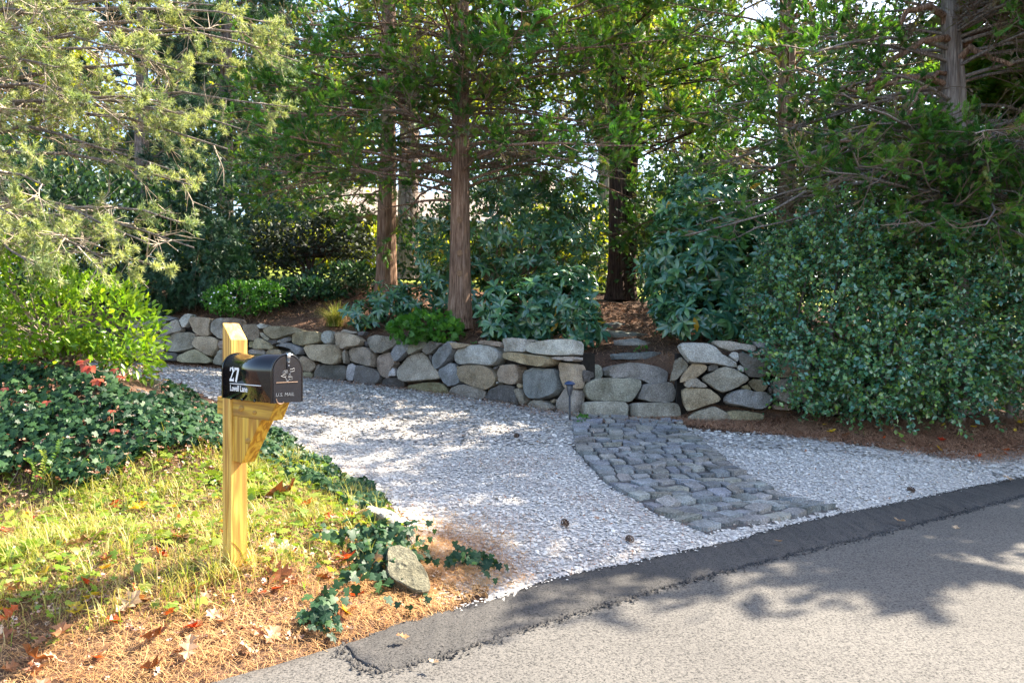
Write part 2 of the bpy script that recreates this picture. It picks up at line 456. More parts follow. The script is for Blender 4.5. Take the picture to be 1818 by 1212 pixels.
def signed_dist(X, Y, line):
    X = np.asarray(X, float); Y = np.asarray(Y, float)
    best = np.full(X.shape, 1e9); sign = np.ones(X.shape)
    for (ax, ay), (bx, by) in zip(line[:-1], line[1:]):
        dx, dy = bx - ax, by - ay; L2 = dx * dx + dy * dy
        t = np.clip(((X - ax) * dx + (Y - ay) * dy) / L2, 0, 1)
        px, py = ax + t * dx, ay + t * dy
        d = np.hypot(X - px, Y - py)
        c = dx * (Y - ay) - dy * (X - ax)          # >0 : behind (left of travel direction)
        m = d < best - 1e-9
        best = np.where(m, d, best); sign = np.where(m, np.where(c >= 0, 1, -1), sign)
    return best * sign

def sstep(a, b, x):
    t = np.clip((x - a) / (b - a), 0, 1); return t * t * (3 - 2 * t)

def height(X, Y):
    X = np.asarray(X, float); Y = np.asarray(Y, float)
    sd = signed_dist(X, Y, FULL)
    gap = sstep(.55, .8, X) * (1 - sstep(1.95, 2.2, X))
    far_r = sstep(3.3, 4.3, X)
    k0 = 0.10 + 0.25 * gap
    w = np.clip((sd - k0) / (0.28 + 0.5 * gap + 2.2 * far_r), 0, 1); w = w * w * (3 - 2 * w)
    lo = h_low(X, Y)
    roadw = sstep(0.15, -0.05, Y - road_edge_y(X))
    lo = lo * (1 - roadw)
    up = h_up(X, Y)
    up = np.where(Y > 26, 3.6 + np.clip(Y - 26, 0, 40) * 0.01, np.clip(up, 0.9, 4.1))
    lo = np.clip(lo, -0.02, 1.4)
    z = lo * (1 - w) + up * w
    fade = sstep(40, 80, np.hypot(X, np.maximum(Y, 0) * .6))
    return z * (1 - fade) + np.where(w > .5, 3.6, 0.05) * fade

def h1(x, y): return float(height(np.array([x]), np.array([y]))[0])

def on_ground(u, v, d0=2.2, d1=60):
    D = np.linspace(d0, d1, 1500) ** 1.0
    X = (u - CX) / F_PX * D; Z = CAM_Z - (v - CY) / F_PX * D
    below = Z < height(X, D)
    i = int(np.argmax(below)) if below.any() else len(D) - 1
    return np.array([X[i], D[i], float(height(X[i:i+1], D[i:i+1])[0])])

def in_poly(X, Y, poly):
    X = np.asarray(X); Y = np.asarray(Y); inside = np.zeros(X.shape, bool)
    n = len(poly); j = n - 1
    for i in range(n):
        xi, yi = poly[i][:2]; xj, yj = poly[j][:2]
        if yi != yj:
            c = ((yi > Y) != (yj > Y)) & (X < (xj - xi) * (Y - yi) / (yj - yi) + xi)
            inside ^= c
        j = i
    return inside

# driveway outline (world XY)
DRIVE = [(-.38, 3.86)] + [tuple(p) for p in ROAD_EDGE[7:15]] + [(7.5, 9.0)]
DRIVE += [on_ground(u, v)[:2] for u, v in ((1810, 792), (1700, 800), (1600, 790), (1500, 782), (1420, 772), (1300, 768), (1215, 760))]
DRIVE += [(.74, 9.17), (.3, 9.7), (-.23, 10.35), (-1.2, 11.25), (-2.46, 11.95), (-4.5, 12.9), (-6.67, 13.45), (-9.5, 14.15), (-11, 14.2),
          (-10.5, 11.0), (-6, 9.3), (-3.6, 8.3), (-2.45, 7.1), (-1.75, 6.55), (-1.15, 5.9), (-.75, 4.9), (-.5, 4.3)]
DRIVE = [tuple(map(float, p)) for p in DRIVE]

# ------------------------------------------------------------------ setting: ground, road, driveway, lawn
def axis(core0, core1, step, lo, hi):
    a = list(np.arange(core0, core1 + 1e-6, step))
    s, x = step, core1
    while x < hi: s *= 1.25; x += s; a.append(min(x, hi))
    s, x = step, core0
    while x > lo: s *= 1.25; x -= s; a.insert(0, max(x, lo))
    return np.array(a)

def grid_mesh(name, xs, ys, zf, mat, keep=None):
    X, Y = np.meshgrid(xs, ys)
    Z = zf(X, Y)
    nx, ny = len(xs), len(ys)
    idx = np.arange(nx * ny).reshape(ny, nx)
    Fq = np.stack([idx[:-1, :-1], idx[:-1, 1:], idx[1:, 1:], idx[1:, :-1]], -1).reshape(-1, 4)
    V = np.stack([X, Y, Z], -1).reshape(-1, 3)
    if keep is not None:
        c = V[Fq].mean(1); Fq = Fq[keep(c[:, 0], c[:, 1])]
        used = np.unique(Fq); mp = np.full(len(V), -1); mp[used] = np.arange(len(used))
        V = V[used]; Fq = mp[Fq]
    return mesh_np(name, V, Fq, mat, smooth=True)

def bumps(X, Y, s, a, seed=0.0):
    return a * (np.sin(X * s + 1.3 * np.sin(Y * s * .7 + seed)) * np.sin(Y * s * 1.1 + 1.7 * np.sin(X * s * .6 + seed * 2)))

def ground_z(X, Y):
    z = height(X, Y)
    drv = in_poly(X, Y, DRIVE)
    rd = sstep(0.10, -0.10, Y - road_edge_y(X))
    bank = ((~drv) & (Y > road_edge_y(X) + .1)).astype(float)
    z = z + bank * (bumps(X, Y, 5.0, .012) + bumps(X, Y, 13.0, .007, 2.0)) * sstep(.1, .5, Y - road_edge_y(X))
    return z - np.where(drv, 0.012, 0) - 0.06 * rd

g = grid_mesh('ground', axis(-8, 8, .13, -260, 260), axis(1.8, 19, .13, -60, 500), ground_z, M['earth'])
tag(g, 'brown earth and mulch under the trees and bank', 'ground', kind='structure')

def jag(X, a, s): return a * (np.sin(X * s) + .6 * np.sin(X * s * 2.3 + 1) + .4 * np.sin(X * s * 5.1 + 2))

def road_mesh():
    xs = np.concatenate([np.linspace(-60, -8, 14), np.arange(-7.5, 9, .05), np.linspace(9.5, 60, 14)])
    ye = road_edge_y(xs) + jag(xs, .008, 9)
    off = np.array([0, .03, .2, .5, 1, 2, 3.5, 6, 10, 16])
    V = [];
    for o in off:
        V.append(np.stack([xs, ye - o, np.full(len(xs), 0.004 if o > 0 else -0.03)], -1))
    V = np.concatenate(V); n = len(xs); k = len(off)
    idx = np.arange(n * k).reshape(k, n)
    Fq = np.stack([idx[1:, :-1], idx[1:, 1:], idx[:-1, 1:], idx[:-1, :-1]], -1).reshape(-1, 4)
    return mesh_np('road', V, Fq, M['asphalt'])
tag(road_mesh(), 'sun bleached grey asphalt road in the foreground', 'road', kind='structure')

SEAM = np.array([(-.78, 3.36), (-.68, 3.2), (-.54, 3.13), (-.275, 3.32), (.26, 3.74), (.94, 4.25), (1.8, 4.83), (2.9, 5.52), (4.64, 6.7), (7, 8.2), (14, 12.0), (40, 26)])
def apron_mesh():
    xs = np.concatenate([np.arange(-.76, 9, .025), np.linspace(9.2, 40, 12)])
    ys = np.interp(xs, SEAM[:, 0], SEAM[:, 1]) + jag(xs, .009, 17) + .010 * rng.normal(size=len(xs))
    ye = road_edge_y(xs) + jag(xs + 3, .018, 8) + .02 + .016 * rng.normal(size=len(xs))
    # closed blunt left end
    w = sstep(-.78, -.6, xs)
    mid = .5 * (ys + ye); ys = mid + (ys - mid) * np.sqrt(w); ye = mid + (ye - mid) * np.sqrt(w)
    rows = [(0, -.02), (0.0, .009), (.03, .014), (.3, .015), (.7, .014), (.93, .011), (1, .006), (1.0, -.05)]
    V = []
    for i, (t, z) in enumerate(rows):
        dy = 0.004 if i == 0 else 0
        V.append(np.stack([xs, ys + (ye - ys) * t - dy, np.full(len(xs), z) + (.003 * rng.normal(size=len(xs)) if 0 < i < 7 else 0)], -1))
    V = np.concatenate(V); n = len(xs); k = len(rows)
    idx = np.arange(n * k).reshape(k, n)
    Fq = np.stack([idx[:-1, :-1], idx[:-1, 1:], idx[1:, 1:], idx[1:, :-1]], -1).reshape(-1, 4)
    return mesh_np('road_apron', V, Fq, M['apron'])
tag(apron_mesh(), 'strip of newer dark asphalt along the road edge', 'road', kind='structure')

xs = rng.uniform(-.8, 7, 2600); which = rng.uniform(size=2600) < .86
ys = np.where(which, np.interp(xs, SEAM[:, 0], SEAM[:, 1]) + rng.normal(-.01, .03, 2600), road_edge_y(xs) - np.abs(rng.normal(0, .03, 2600)) + .01)
V, Fc = scatter(np.array([(-.5, -.4, -.2), (.5, -.3, -.2), (.1, .5, -.2), (0, 0, .45)]), np.array([(0, 1, 3), (1, 2, 3), (2, 0, 3)]), np.c_[xs, ys, np.full(2600, .012)], frames(rvec(2600) * np.array([1, 1, .2]), unit(rng.normal(size=(2600, 3)) * .3 + np.array([0, 0, 1]))), rng.uniform(.006, .022, 2600) ** 1.0)
tag(mesh_np('asphalt_crumbs', V, Fc, M['apron']), 'crumbs of broken asphalt along the edge of the dark strip', 'asphalt crumbs', kind='stuff')

def drive_keep(x, y):
    j = .05 * np.sin(x * 9 + y * 7) + .04 * np.sin(x * 23 - y * 17)
    ok = in_poly(x + j, y - j, DRIVE)
    near_road = (y < road_edge_y(x) + .3) & (x > -.1)
    for dx_, dy_ in ((.11, 0), (-.11, 0), (0, .11), (0, -.11)): ok &= in_poly(x + dx_, y + dy_, DRIVE) | near_road
    return ok | (near_road & (y > road_edge_y(x) - .06) & (x < 7))
dz = lambda X, Y: height(X, Y) + bumps(X, Y, 4.0, .006) + .002
tag(grid_mesh('driveway', np.arange(-11.2, 8, .09), np.arange(3.6, 14.6, .09), dz, M['shell_bed'], drive_keep),
    'pale crushed shell driveway curving up behind the mailbox', 'driveway', kind='structure')
tag(grid_mesh('lawn', axis(-14, 14, .35, -60, 60), np.arange(15.4, 60, .5), lambda X, Y: height(X, Y) + .02 + bumps(X, Y, 2, .01), M['lawn'],
              lambda x, y: y > 16.2 + .5 * np.sin(x * 1.7) + .3 * np.sin(x * 4.1)), 'sunlit yellow green lawn behind the trees', 'lawn', kind='structure')

# ------------------------------------------------------------------ stones
STONE_COL = {'g': (.31, .275, .225), 't': (.34, .27, .185), 'd': (.135, .122, .110), 'o': (.27, .235, .145), 'b': (.225, .225, .228), 'w': (.42, .40, .365),
             'n': (.30, .24, .185), 'k': (.085, .075, .068)}

def chaikin(P, it=2):
    P = np.asarray(P, float)
    for _ in range(it):
        Q = np.roll(P, -1, axis=0)
        P = np.stack([P * .87 + Q * .13, P * .13 + Q * .87], 1).reshape(-1, P.shape[1])
    return P

def resample(P, k):
    Q = np.vstack([P, P[:1]]); s = np.r_[0, np.cumsum(np.linalg.norm(np.diff(Q, axis=0), axis=1))]
    t = np.linspace(0, s[-1], k, endpoint=False)
    return np.stack([np.interp(t, s, Q[:, i]) for i in range(P.shape[1])], -1)

def nvec(p, s, seed):
    return mnoise.noise(Vector((p[0] * s + seed, p[1] * s - seed * .7, p[2] * s + seed * 1.3)))

def stone(name, outline, nrm, depth, bulge, mat, parent, colour, lichen=.5, k=28, rough=.016, seed=None, grow=1.05, flat=0.0):
    """rounded stone whose face follows a traced outline (n,3); nrm = outward direction"""
    seed = random.uniform(0, 90) if seed is None else seed
    O = resample(chaikin(np.asarray(outline, float), 2), k)
    c = O.mean(0); nrm = unit(np.asarray(nrm, float))
    rel = (O - c) * grow; rel = rel - np.outer(rel @ nrm, nrm)
    size = np.sqrt(np.mean((rel ** 2).sum(1)))
    tiltv = unit(np.cross(nrm, rvec(1)[0])) * random.uniform(.0, .20)
    if flat == 2: rings = [(.96, -depth), (.995, -.3 * depth), (1.0, .45 * bulge), (.985, bulge * .86), (.95, bulge), (.6, bulge * 1.02), (.3, bulge * 1.03)]
    elif flat: rings = [(.92, -depth), (.985, -depth * .4), (1.0, -.1 * bulge), (.975, bulge * .55), (.93, bulge * .88), (.62, bulge), (.3, bulge * 1.02)]
    else: rings = [(.80, -depth), (.97, -depth * .55), (1.0, -depth * .12), (.982, bulge * .40), (.93, bulge * .78), (.80, bulge * .98), (.60, bulge * 1.08), (.40, bulge * 1.12), (.20, bulge * 1.15)]
    dict_off = {s_: o_ for s_, o_ in rings}
    V = []
    e1 = unit(rel[0]); e2 = np.cross(nrm, e1)
    fac = []
    for _ in range(random.choice([3, 4, 5])):      # broken faces: planes that cut the dome
        a = random.uniform(0, 6.28); sl = random.uniform(.15, .75) * (bulge / max(size, .02)) * (.12 if flat == 2 else .25 if flat else 1.0)
        fac.append((sl * math.cos(a), sl * math.sin(a), bulge * random.uniform(.62, .95)))
    amp = size * (.018 if flat == 2 else .035 if flat else .085)
    for s, off in rings:
        for r in rel:
            q = r * s
            if off > 0:
                for fx_, fy_, f0 in fac: off2 = f0 - fx_ * (q @ e1) - fy_ * (q @ e2); off = min(off, max(off2, .15 * off))
            p = c + q + nrm * (off + (q @ tiltv))
            n_ = nvec(p, 1.6 / max(size, .05), seed) + .7 * nvec(p, 4.5 / max(size, .05), seed + 5)
            p = p + nrm * n_ * amp * (1 if off > 0 else .3) + unit(r) * n_ * rough * .6
            V.append(p)
            off = dict_off[s]
    V.append(np.mean(V[-k:], axis=0)); V.append(c - nrm * depth)
    n = k; m = len(rings)
    idx = np.arange(n * m).reshape(m, n); nx = np.roll(idx, -1, 1)
    Fq = np.stack([idx[:-1], nx[:-1], nx[1:], idx[1:]], -1).reshape(-1, 4)
    top = np.stack([idx[-1], nx[-1], np.full(n, n * m)], -1); bot = np.stack([nx[0], idx[0], np.full(n, n * m + 1)], -1)
    # make normals point outward
    e = np.cross(rel[0], rel[1]) @ nrm
    if e < 0: Fq = Fq[:, ::-1]; top = top[:, ::-1]; bot = bot[:, ::-1]
    o = mesh_np(name, np.array(V), [Fq, np.concatenate([top, bot])], mat, parent, smooth=True, origin=c)
    o.data.set_sharp_from_angle(angle=R(22))
    v = random.uniform(.85, 1.15)
    col = STONE_COL[colour] if isinstance(colour, str) else colour
    o.color = (col[0] * v, col[1] * v * random.uniform(.97, 1.03), col[2] * v * random.uniform(.94, 1.06), lichen)
    return o

def ray_line(u, line):
    """depth at which the vertical plane through pixel column u meets a plan polyline; and the plan normal towards the camera"""
    k = (u - CX) / F_PX
    for (ax, ay), (bx, by) in zip(line[:-1], line[1:]):
        fa, fb = ax - k * ay, bx - k * by
        if fa * fb <= 0 and fa != fb:
            t = fa / (fa - fb); D = ay + t * (by - ay)
            nx, ny = (by - ay), -(bx - ax); L = math.hypot(nx, ny)
            return D, np.array([nx / L, ny / L, 0])
    (ax, ay), (bx, by) = (line[0], line[1]) if k < line[0][0] / line[0][1] else (line[-2], line[-1])
    L = math.hypot(bx - ax, by - ay)
    return (ay if k < line[0][0] / line[0][1] else by), np.array([(by - ay) / L, -(bx - ax) / L, 0])

PANEL = {1: (240, 550, .099), 2: (430, 560, .099), 3: (580, 570, .099), 4: (700, 590, .099), 5: (840, 590, .12374), 6: (960, 590, .14023), 7: (1090, 590, .1403), 8: (1240, 590, .14022), 9: (0, 560, .2475)}
def trace(panel, pts):
    ox, oy, s = PANEL[panel]
    return [(ox + x * s, oy + y * s) for x, y in pts]

LEFT_STONES = [
 (1, 'g', [(60,160),(265,115),(270,230),(200,310),(130,310),(70,230)]), (1, 'b', [(275,190),(420,130),(560,200),(490,300),(300,300),(255,260)]),
 (1, 'b', [(440,140),(600,108),(720,150),(600,195),(520,175)]), (1, 'g', [(200,350),(310,330),(385,400),(390,480),(200,490)]), (1, 't', [(320,310),(480,320),(450,410),(390,400)]),
 (1, 'g', [(470,370),(620,220),(740,170),(840,370),(680,420),(560,490)]), (1, 'w', [(780,180),(890,65),(1010,85),(960,230),(870,320),(820,270)]),
 (1, 't', [(960,180),(1030,125),(1335,155),(1320,250),(1335,460),(1200,465),(1040,380)]), (1, 'g', [(1340,370),(1370,180),(1590,140),(1600,520),(1480,500)]),
 (1, 'g', [(540,640),(600,490),(720,405),(960,400),(1050,430),(1070,600),(1040,680),(800,760),(600,730)]), (1, 't', [(1055,430),(1150,440),(1110,480)]),
 (1, 't', [(1060,590),(1110,490),(1350,480),(1495,540),(1490,680),(1390,840),(1240,770),(1080,660)]), (1, 'n', [(1505,560),(1600,540),(1600,700),(1520,690)]),
 (1, 'g', [(400,450),(460,420),(555,500),(530,620),(400,620)]), (1, 'd', [(500,830),(560,755),(760,775),(790,860),(760,920),(500,900)]),
 (1, 'o', [(820,840),(1080,690),(1230,780),(1370,890),(1350,960),(830,945)]), (1, 'g', [(1375,960),(1510,710),(1640,730),(1640,1010)]),
 (1, 'g', [(190,505),(385,495),(390,625),(370,700),(190,700)]), (1, 'n', [(380,640),(535,640),(535,740),(380,760)]), (1, 'o', [(180,715),(370,720),(480,790),(470,880),(180,880)]),
 (1, 'g', [(-150,180),(50,170),(60,240),(120,320),(-150,330)]), (1, 't', [(-150,350),(180,355),(185,490),(-150,500)]), (1, 'g', [(-150,515),(175,510),(175,700),(-150,700)]), (1, 'o', [(-150,715),(165,715),(165,880),(-150,880)]),
 (1, 'n', [(1610,140),(1890,165),(1900,330),(1870,520),(1620,520)]), (1, 'g', [(1610,540),(1900,540),(1900,700),(1650,710)]), (1, 'o', [(1655,730),(1920,720),(1920,1010),(1655,1010)]),
 (2, 'n', [(20,170),(255,160),(310,300),(290,430),(150,450),(60,300)]), (2, 'w', [(260,180),(330,140),(490,180),(400,235),(320,230)]),
 (2, 'o', [(405,240),(520,190),(880,200),(1090,265),(870,340),(660,420),(540,420),(410,310)]), (2, 'g', [(335,310),(395,310),(520,420),(480,450),(350,380)]),
 (2, 'o', [(220,540),(260,430),(330,400),(460,460),(550,540),(540,600),(230,600)]), (2, 'd', [(490,460),(630,430),(640,480),(570,530)]), (2, 'o', [(125,470),(205,450),(210,570),(130,570)]),
 (2, 'b', [(650,450),(860,375),(860,450),(730,490),(655,485)]), (2, 'b', [(570,540),(700,495),(860,490),(1095,580),(1080,680),(1030,710),(950,620),(760,560)]),
 (2, 'o', [(870,440),(890,330),(1010,285),(1385,290),(1395,480),(1160,515),(1090,545),(900,490)]), (2, 'w', [(1400,350),(1440,285),(1560,270),(1620,310),(1620,495),(1500,500),(1420,450)]),
 (2, 't', [(1115,600),(1150,530),(1640,518),(1760,560),(1810,740),(1700,875),(1560,865),(1300,800),(1180,700)]), (2, 't', [(1060,760),(1100,725),(1270,800),(1310,900),(1230,1005),(1070,980)]),
 (2, 'o', [(1060,1020),(1200,1010),(1270,1060),(1240,1150),(1060,1170)]), (2, 'g', [(1275,1030),(1370,865),(1395,900),(1340,1000),(1300,1040)]),
 (2, 'd', [(1290,1130),(1360,960),(1430,885),(1855,895),(1860,1050),(1840,1185),(1560,1195),(1290,1165)]),
 (2, 'g', [(100,610),(400,610),(420,800),(120,820)]), (2, 't', [(430,615),(700,610),(720,800),(450,810)]), (2, 'd', [(740,650),(940,640),(1030,740),(1045,900),(1000,1000),(740,820)]),
 (2, 'o', [(100,840),(420,830),(430,1080),(100,1080)]), (2, 'g', [(450,830),(720,820),(1000,1015),(980,1170),(450,1120)]),
 (3, 't', [(135,240),(160,195),(330,200),(560,270),(660,350),(620,440),(430,460),(330,500),(250,480),(135,400)]), (3, 'g', [(240,190),(330,145),(530,190),(500,222),(300,205)]),
 (3, 'd', [(540,192),(690,180),(640,260),(560,250)]), (3, 'g', [(705,290),(870,250),(1300,300),(1265,400),(1195,470),(1000,570),(900,560),(760,450)]), (3, 'd', [(655,370),(725,360),(735,450),(660,440)]),
 (3, 'b', [(1170,560),(1210,450),(1315,310),(1430,295),(1460,420),(1450,540),(1260,730),(1200,650)]), (3, 't', [(1440,300),(1500,330),(1510,380),(1465,390)]),
 (3, 'n', [(372,600),(375,500),(480,468),(720,468),(850,560),(860,700),(850,820),(700,790),(500,735),(390,715)]), (3, 'g', [(295,540),(345,520),(375,720),(350,775)]),
 (3, 'w', [(370,790),(430,750),(550,815),(535,960),(510,1060),(400,1070),(340,1000)]), (3, 'd', [(565,805),(700,805),(850,855),(955,960),(940,1090),(850,1140),(540,1130),(530,1060)]),
 (3, 'n', [(868,770),(900,640),(1080,555),(1160,580),(1200,700),(1240,760),(1140,870),(1120,1000),(1050,1025),(965,960),(880,860)]), (3, 'w', [(1135,950),(1205,820),(1275,980),(1150,990)]),
 (3, 'k', [(1020,1070),(1100,1015),(1280,1005),(1370,1110),(1350,1220),(1010,1200)]),
 (4, 'g', [(255,380),(255,240),(310,185),(480,155),(585,190),(555,270),(420,325),(290,390)]), (4, 'd', [(535,310),(600,205),(680,160),(870,200),(780,290),(690,370),(600,398),(560,360)]),
 (4, 'b', [(695,420),(800,315),(960,195),(1000,158),(1055,190),(1085,310),(1000,470),(940,535),(780,655),(720,620),(695,500)]),
 (4, 'g', [(50,650),(130,545),(260,415),(440,345),(575,435),(680,600),(805,735),(825,815),(600,855),(250,885),(150,855),(75,740)]), (4, 'd', [(620,412),(678,408),(670,500),(635,450)]),
 (4, 'b', [(805,670),(1035,548),(1080,575),(1155,700),(1195,880),(1120,930),(990,962),(895,900),(835,770)]), (4, 't', [(1070,182),(1200,197),(1420,220),(1260,268),(1125,305),(1085,240)]),
 (4, 'w', [(1045,430),(1120,325),(1400,235),(1600,218),(1770,252),(1845,300),(1870,480),(1765,600),(1500,565),(1130,565)]),
 (4, 't', [(1175,690),(1245,605),(1400,590),(1640,595),(1790,690),(1830,850),(1760,955),(1661,1012),(1400,945),(1225,885)]),
 (4, 'o', [(230,970),(400,920),(740,892),(865,922),(945,1020),(965,1100),(900,1150),(600,1115),(300,1065)]), (4, 'g', [(985,1100),(1080,995),(1240,930),(1500,983),(1640,1065),(1600,1190),(1000,1200)]), (4, 't', [(1130,605),(1205,612),(1170,675)]),
 (5, 'n', [(70,150),(130,115),(395,135),(395,210),(250,185)]), (5, 'w', [(388,88),(520,78),(830,98),(860,120),(765,200),(760,278),(452,278),(425,170)]),
 (5, 't', [(405,302),(560,280),(800,312),(1125,348),(1140,440),(1030,495),(830,465),(480,378)]), (5, 'w', [(780,255),(850,165),(1050,115),(1250,98),(1390,98),(1470,150),(1505,330),(1160,328),(900,308)]),
 (5, 't', [(352,580),(400,473),(480,460),(645,468),(675,540),(675,650),(630,735),(520,740),(400,698)]), (5, 'd', [(315,510),(375,483),(350,540)]),
 (5, 'd', [(155,960),(280,805),(420,757),(595,765),(635,900),(655,1040),(450,1060),(250,1030)]), (5, 'g', [(615,830),(680,795),(740,900),(755,1010),(690,1045),(645,950)]), (5, 't', [(653,760),(680,725),(707,770),(680,798)]),
 (5, 'b', [(685,620),(715,535),(870,515),(1130,515),(1185,620),(1220,790),(1165,880),(1010,955),(860,945),(765,850)]), (5, 'g', [(762,1030),(860,975),(1020,975),(1135,1042),(1160,1120),(1000,1140),(780,1110)]), (5, 'n', [(1075,970),(1175,953),(1165,1005),(1110,1000)]),
 (5, 'w', [(352,705),(398,722),(352,748)]),
 (6, 'g', [(160,312),(480,308),(488,348),(400,366),(170,338)]), (6, 't', [(175,385),(400,388),(495,470),(515,660),(485,715),(295,690),(235,560)]),
 (6, 'g', [(198,900),(243,745),(273,697),(330,697),(420,725),(488,785),(488,900),(468,1030),(350,1040),(230,975)]), (6, 'd', [(505,465),(545,490),(570,608),(530,628),(512,560)]),
]
RIGHT_STONES = [
 (7, 'g', [(755,470),(780,350),(850,320),(900,350),(945,420),(840,545),(800,595),(722,615),(742,500)]), (7, 't', [(855,550),(980,405),(1080,400),(1165,422),(1165,480),(1060,555),(950,595),(835,635)]),
 (7, 'd', [(1185,430),(1230,405),(1325,412),(1310,468),(1192,492)]), (7, 'g', [(893,640),(950,563),(1010,563),(1180,680),(1100,692),(902,688)]),
 (7, 't', [(865,740),(905,704),(1200,708),(1250,750),(1355,830),(1340,868),(1100,948),(930,995),(885,880)]), (7, 'g', [(930,1090),(1050,995),(1280,932),(1400,995),(1470,1090),(1440,1175),(1000,1175)]),
 (7, 'w', [(818,180),(850,138),(1150,133),(1250,172),(1400,292),(1555,392),(1545,445),(1480,435),(1250,388),(950,388),(872,270)]),
 (8, 'g', [(178,120),(230,98),(450,122),(735,162),(718,228),(640,245),(540,208),(400,236),(250,180)]), (8, 'b', [(690,118),(760,120),(900,152),(860,190),(755,198)]),
 (8, 'w', [(772,222),(830,198),(960,198),(1025,232),(995,308),(900,340),(832,288)]), (8, 't', [(638,262),(750,243),(825,288),(700,284)]), (8, 'w', [(385,280),(440,248),(498,253),(512,330),(488,370),(422,330)]),
 (8, 'd', [(505,290),(532,255),(700,293),(838,313),(876,370),(885,500),(818,556),(650,565),(594,510),(564,420),(524,370)]), (8, 'w', [(488,440),(530,414),(562,440),(566,505),(512,478)]),
 (8, 'g', [(25,580),(320,430),(480,475),(632,580),(500,686),(300,755),(203,698)]), (8, 'o', [(634,640),(690,594),(800,594),(875,660),(848,736),(760,750),(683,708)]), (8, 'o', [(535,690),(600,659),(656,700),(662,726),(560,713)]),
 (8, 'b', [(330,840),(382,765),(560,716),(720,745),(880,765),(935,820),(926,888),(820,964),(700,960),(342,896)]), (8, 't', [(888,370),(1000,330),(1115,335),(1165,450),(1145,575),(960,558),(914,480)]),
 (8, 'g', [(923,603),(1150,594),(1235,700),(1225,850),(1130,896),(1000,848),(953,740)]), (8, 'o', [(350,1000),(540,985),(820,1025),(800,1110),(400,1110)]), (8, 'd', [(893,682),(942,712),(928,768),(893,750)]),
 (8, 't', [(1185,345),(1400,335),(1400,560),(1195,565)]), (8, 'g', [(1250,600),(1450,590),(1450,880),(1250,880)]), (8, 'n', [(955,912),(1180,912),(1180,985),(962,975)]),
]

def build_wall(obj, stones, line, dscale=1.0):
    for pn, col, pts in stones:
        pp = trace(pn, pts)
        uc = sum(p[0] for p in pp) / len(pp)
        Dc, nrm = ray_line(uc, line)
        out = []
        for u, v in pp:
            D, _ = ray_line(u, line)
            out.append(pix(u, v, D))
        out = np.array(out)
        size = float(np.sqrt(np.mean(((out - out.mean(0)) ** 2).sum(1))))
        nrm = unit(nrm + np.array([0, 0, random.uniform(.02, .16)]))
        lich = {'w': 1.0, 'g': .45, 'b': .6, 'd': .35, 't': .3, 'o': .15, 'n': .2, 'k': .05}[col]
        stone('stone', out + nrm * random.uniform(-.03, .03), nrm, .14 * dscale + size * .5, size * .24 + .02, M['stone'], obj, col, lich * random.uniform(.5, 1.2))

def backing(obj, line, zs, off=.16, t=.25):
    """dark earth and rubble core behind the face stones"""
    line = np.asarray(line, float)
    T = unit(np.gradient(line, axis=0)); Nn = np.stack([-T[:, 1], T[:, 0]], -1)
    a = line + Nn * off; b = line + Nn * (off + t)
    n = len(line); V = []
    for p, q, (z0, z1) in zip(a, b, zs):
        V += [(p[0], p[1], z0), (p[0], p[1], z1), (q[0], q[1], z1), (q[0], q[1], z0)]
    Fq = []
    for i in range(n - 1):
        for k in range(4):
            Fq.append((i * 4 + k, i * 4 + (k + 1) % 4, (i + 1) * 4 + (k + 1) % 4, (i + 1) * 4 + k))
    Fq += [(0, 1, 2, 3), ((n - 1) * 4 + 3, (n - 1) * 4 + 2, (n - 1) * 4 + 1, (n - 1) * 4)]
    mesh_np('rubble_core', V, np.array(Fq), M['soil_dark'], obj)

wall_l = tag(empty('retaining_wall'), 'long dry laid fieldstone retaining wall curving left of the stone steps', 'stone wall')
build_wall(wall_l, LEFT_STONES, WALL)
seg = WALL[1:]
backing(wall_l, seg, [(h1(x, y) - .3, zt) for (x, y), zt in zip(seg, (1.72, 1.66, 1.52, 1.36, 1.32, 1.26, 1.25, 1.25))])
wall_r = tag(empty('retaining_wall'), 'short fieldstone retaining wall between the stone steps and the holly hedge', 'stone wall')
build_wall(wall_r, RIGHT_STONES, WALLR)
backing(wall_r, WALLR[:3], [(.1, 1.25), (.1, 1.2), (.1, 1.1)])

# steps: three courses of big cut blocks, each set further back
steps = tag(empty('stone_steps'), 'big granite block steps between the two stone walls', 'steps')
STEP_BLOCKS = [
 (0.0, 6, [(520,885),(700,868),(1100,878),(1160,915),(1150,1050),(1115,1140),(700,1120),(525,1110)]), (0.0, 7, [(248,920),(300,888),(850,888),(893,960),(893,1090),(800,1165),(500,1165),(262,1150)]),
 (.17, 6, [(512,660),(680,583),(1030,570),(1300,588),(1352,620),(1300,732),(1182,884),(900,869),(560,856),(515,750)]), (.17, 7, [(330,850),(440,648),(720,623),(782,638),(822,760),(772,884),(500,888)]),
 (.42, 6, [(540,428),(720,398),(785,440),(800,530),(770,582),(600,614),(560,520)]), (.42, 6, [(808,575),(802,440),(1000,398),(1100,381),(1320,390),(1500,423),(1690,483),(1665,634),(1400,660),(1280,600),(1030,575)]),
]
for back, pn, pts in STEP_BLOCKS:
    pp = trace(pn, pts); ln = STEPF + np.array([.0, back])
    ln = np.array([ln[0] - (ln[1] - ln[0]) * .5, ln[1] + (ln[1] - ln[0]) * .5])
    out = np.array([pix(u, v, ray_line(u, ln)[0]) for u, v in pp])
    stone('step_block', out, np.array([.19, -.98, .06]), .42, .035, M['stone'], steps, (.31, .29, .245), random.uniform(.3, .7), k=30, rough=.012, grow=1.0, flat=1)

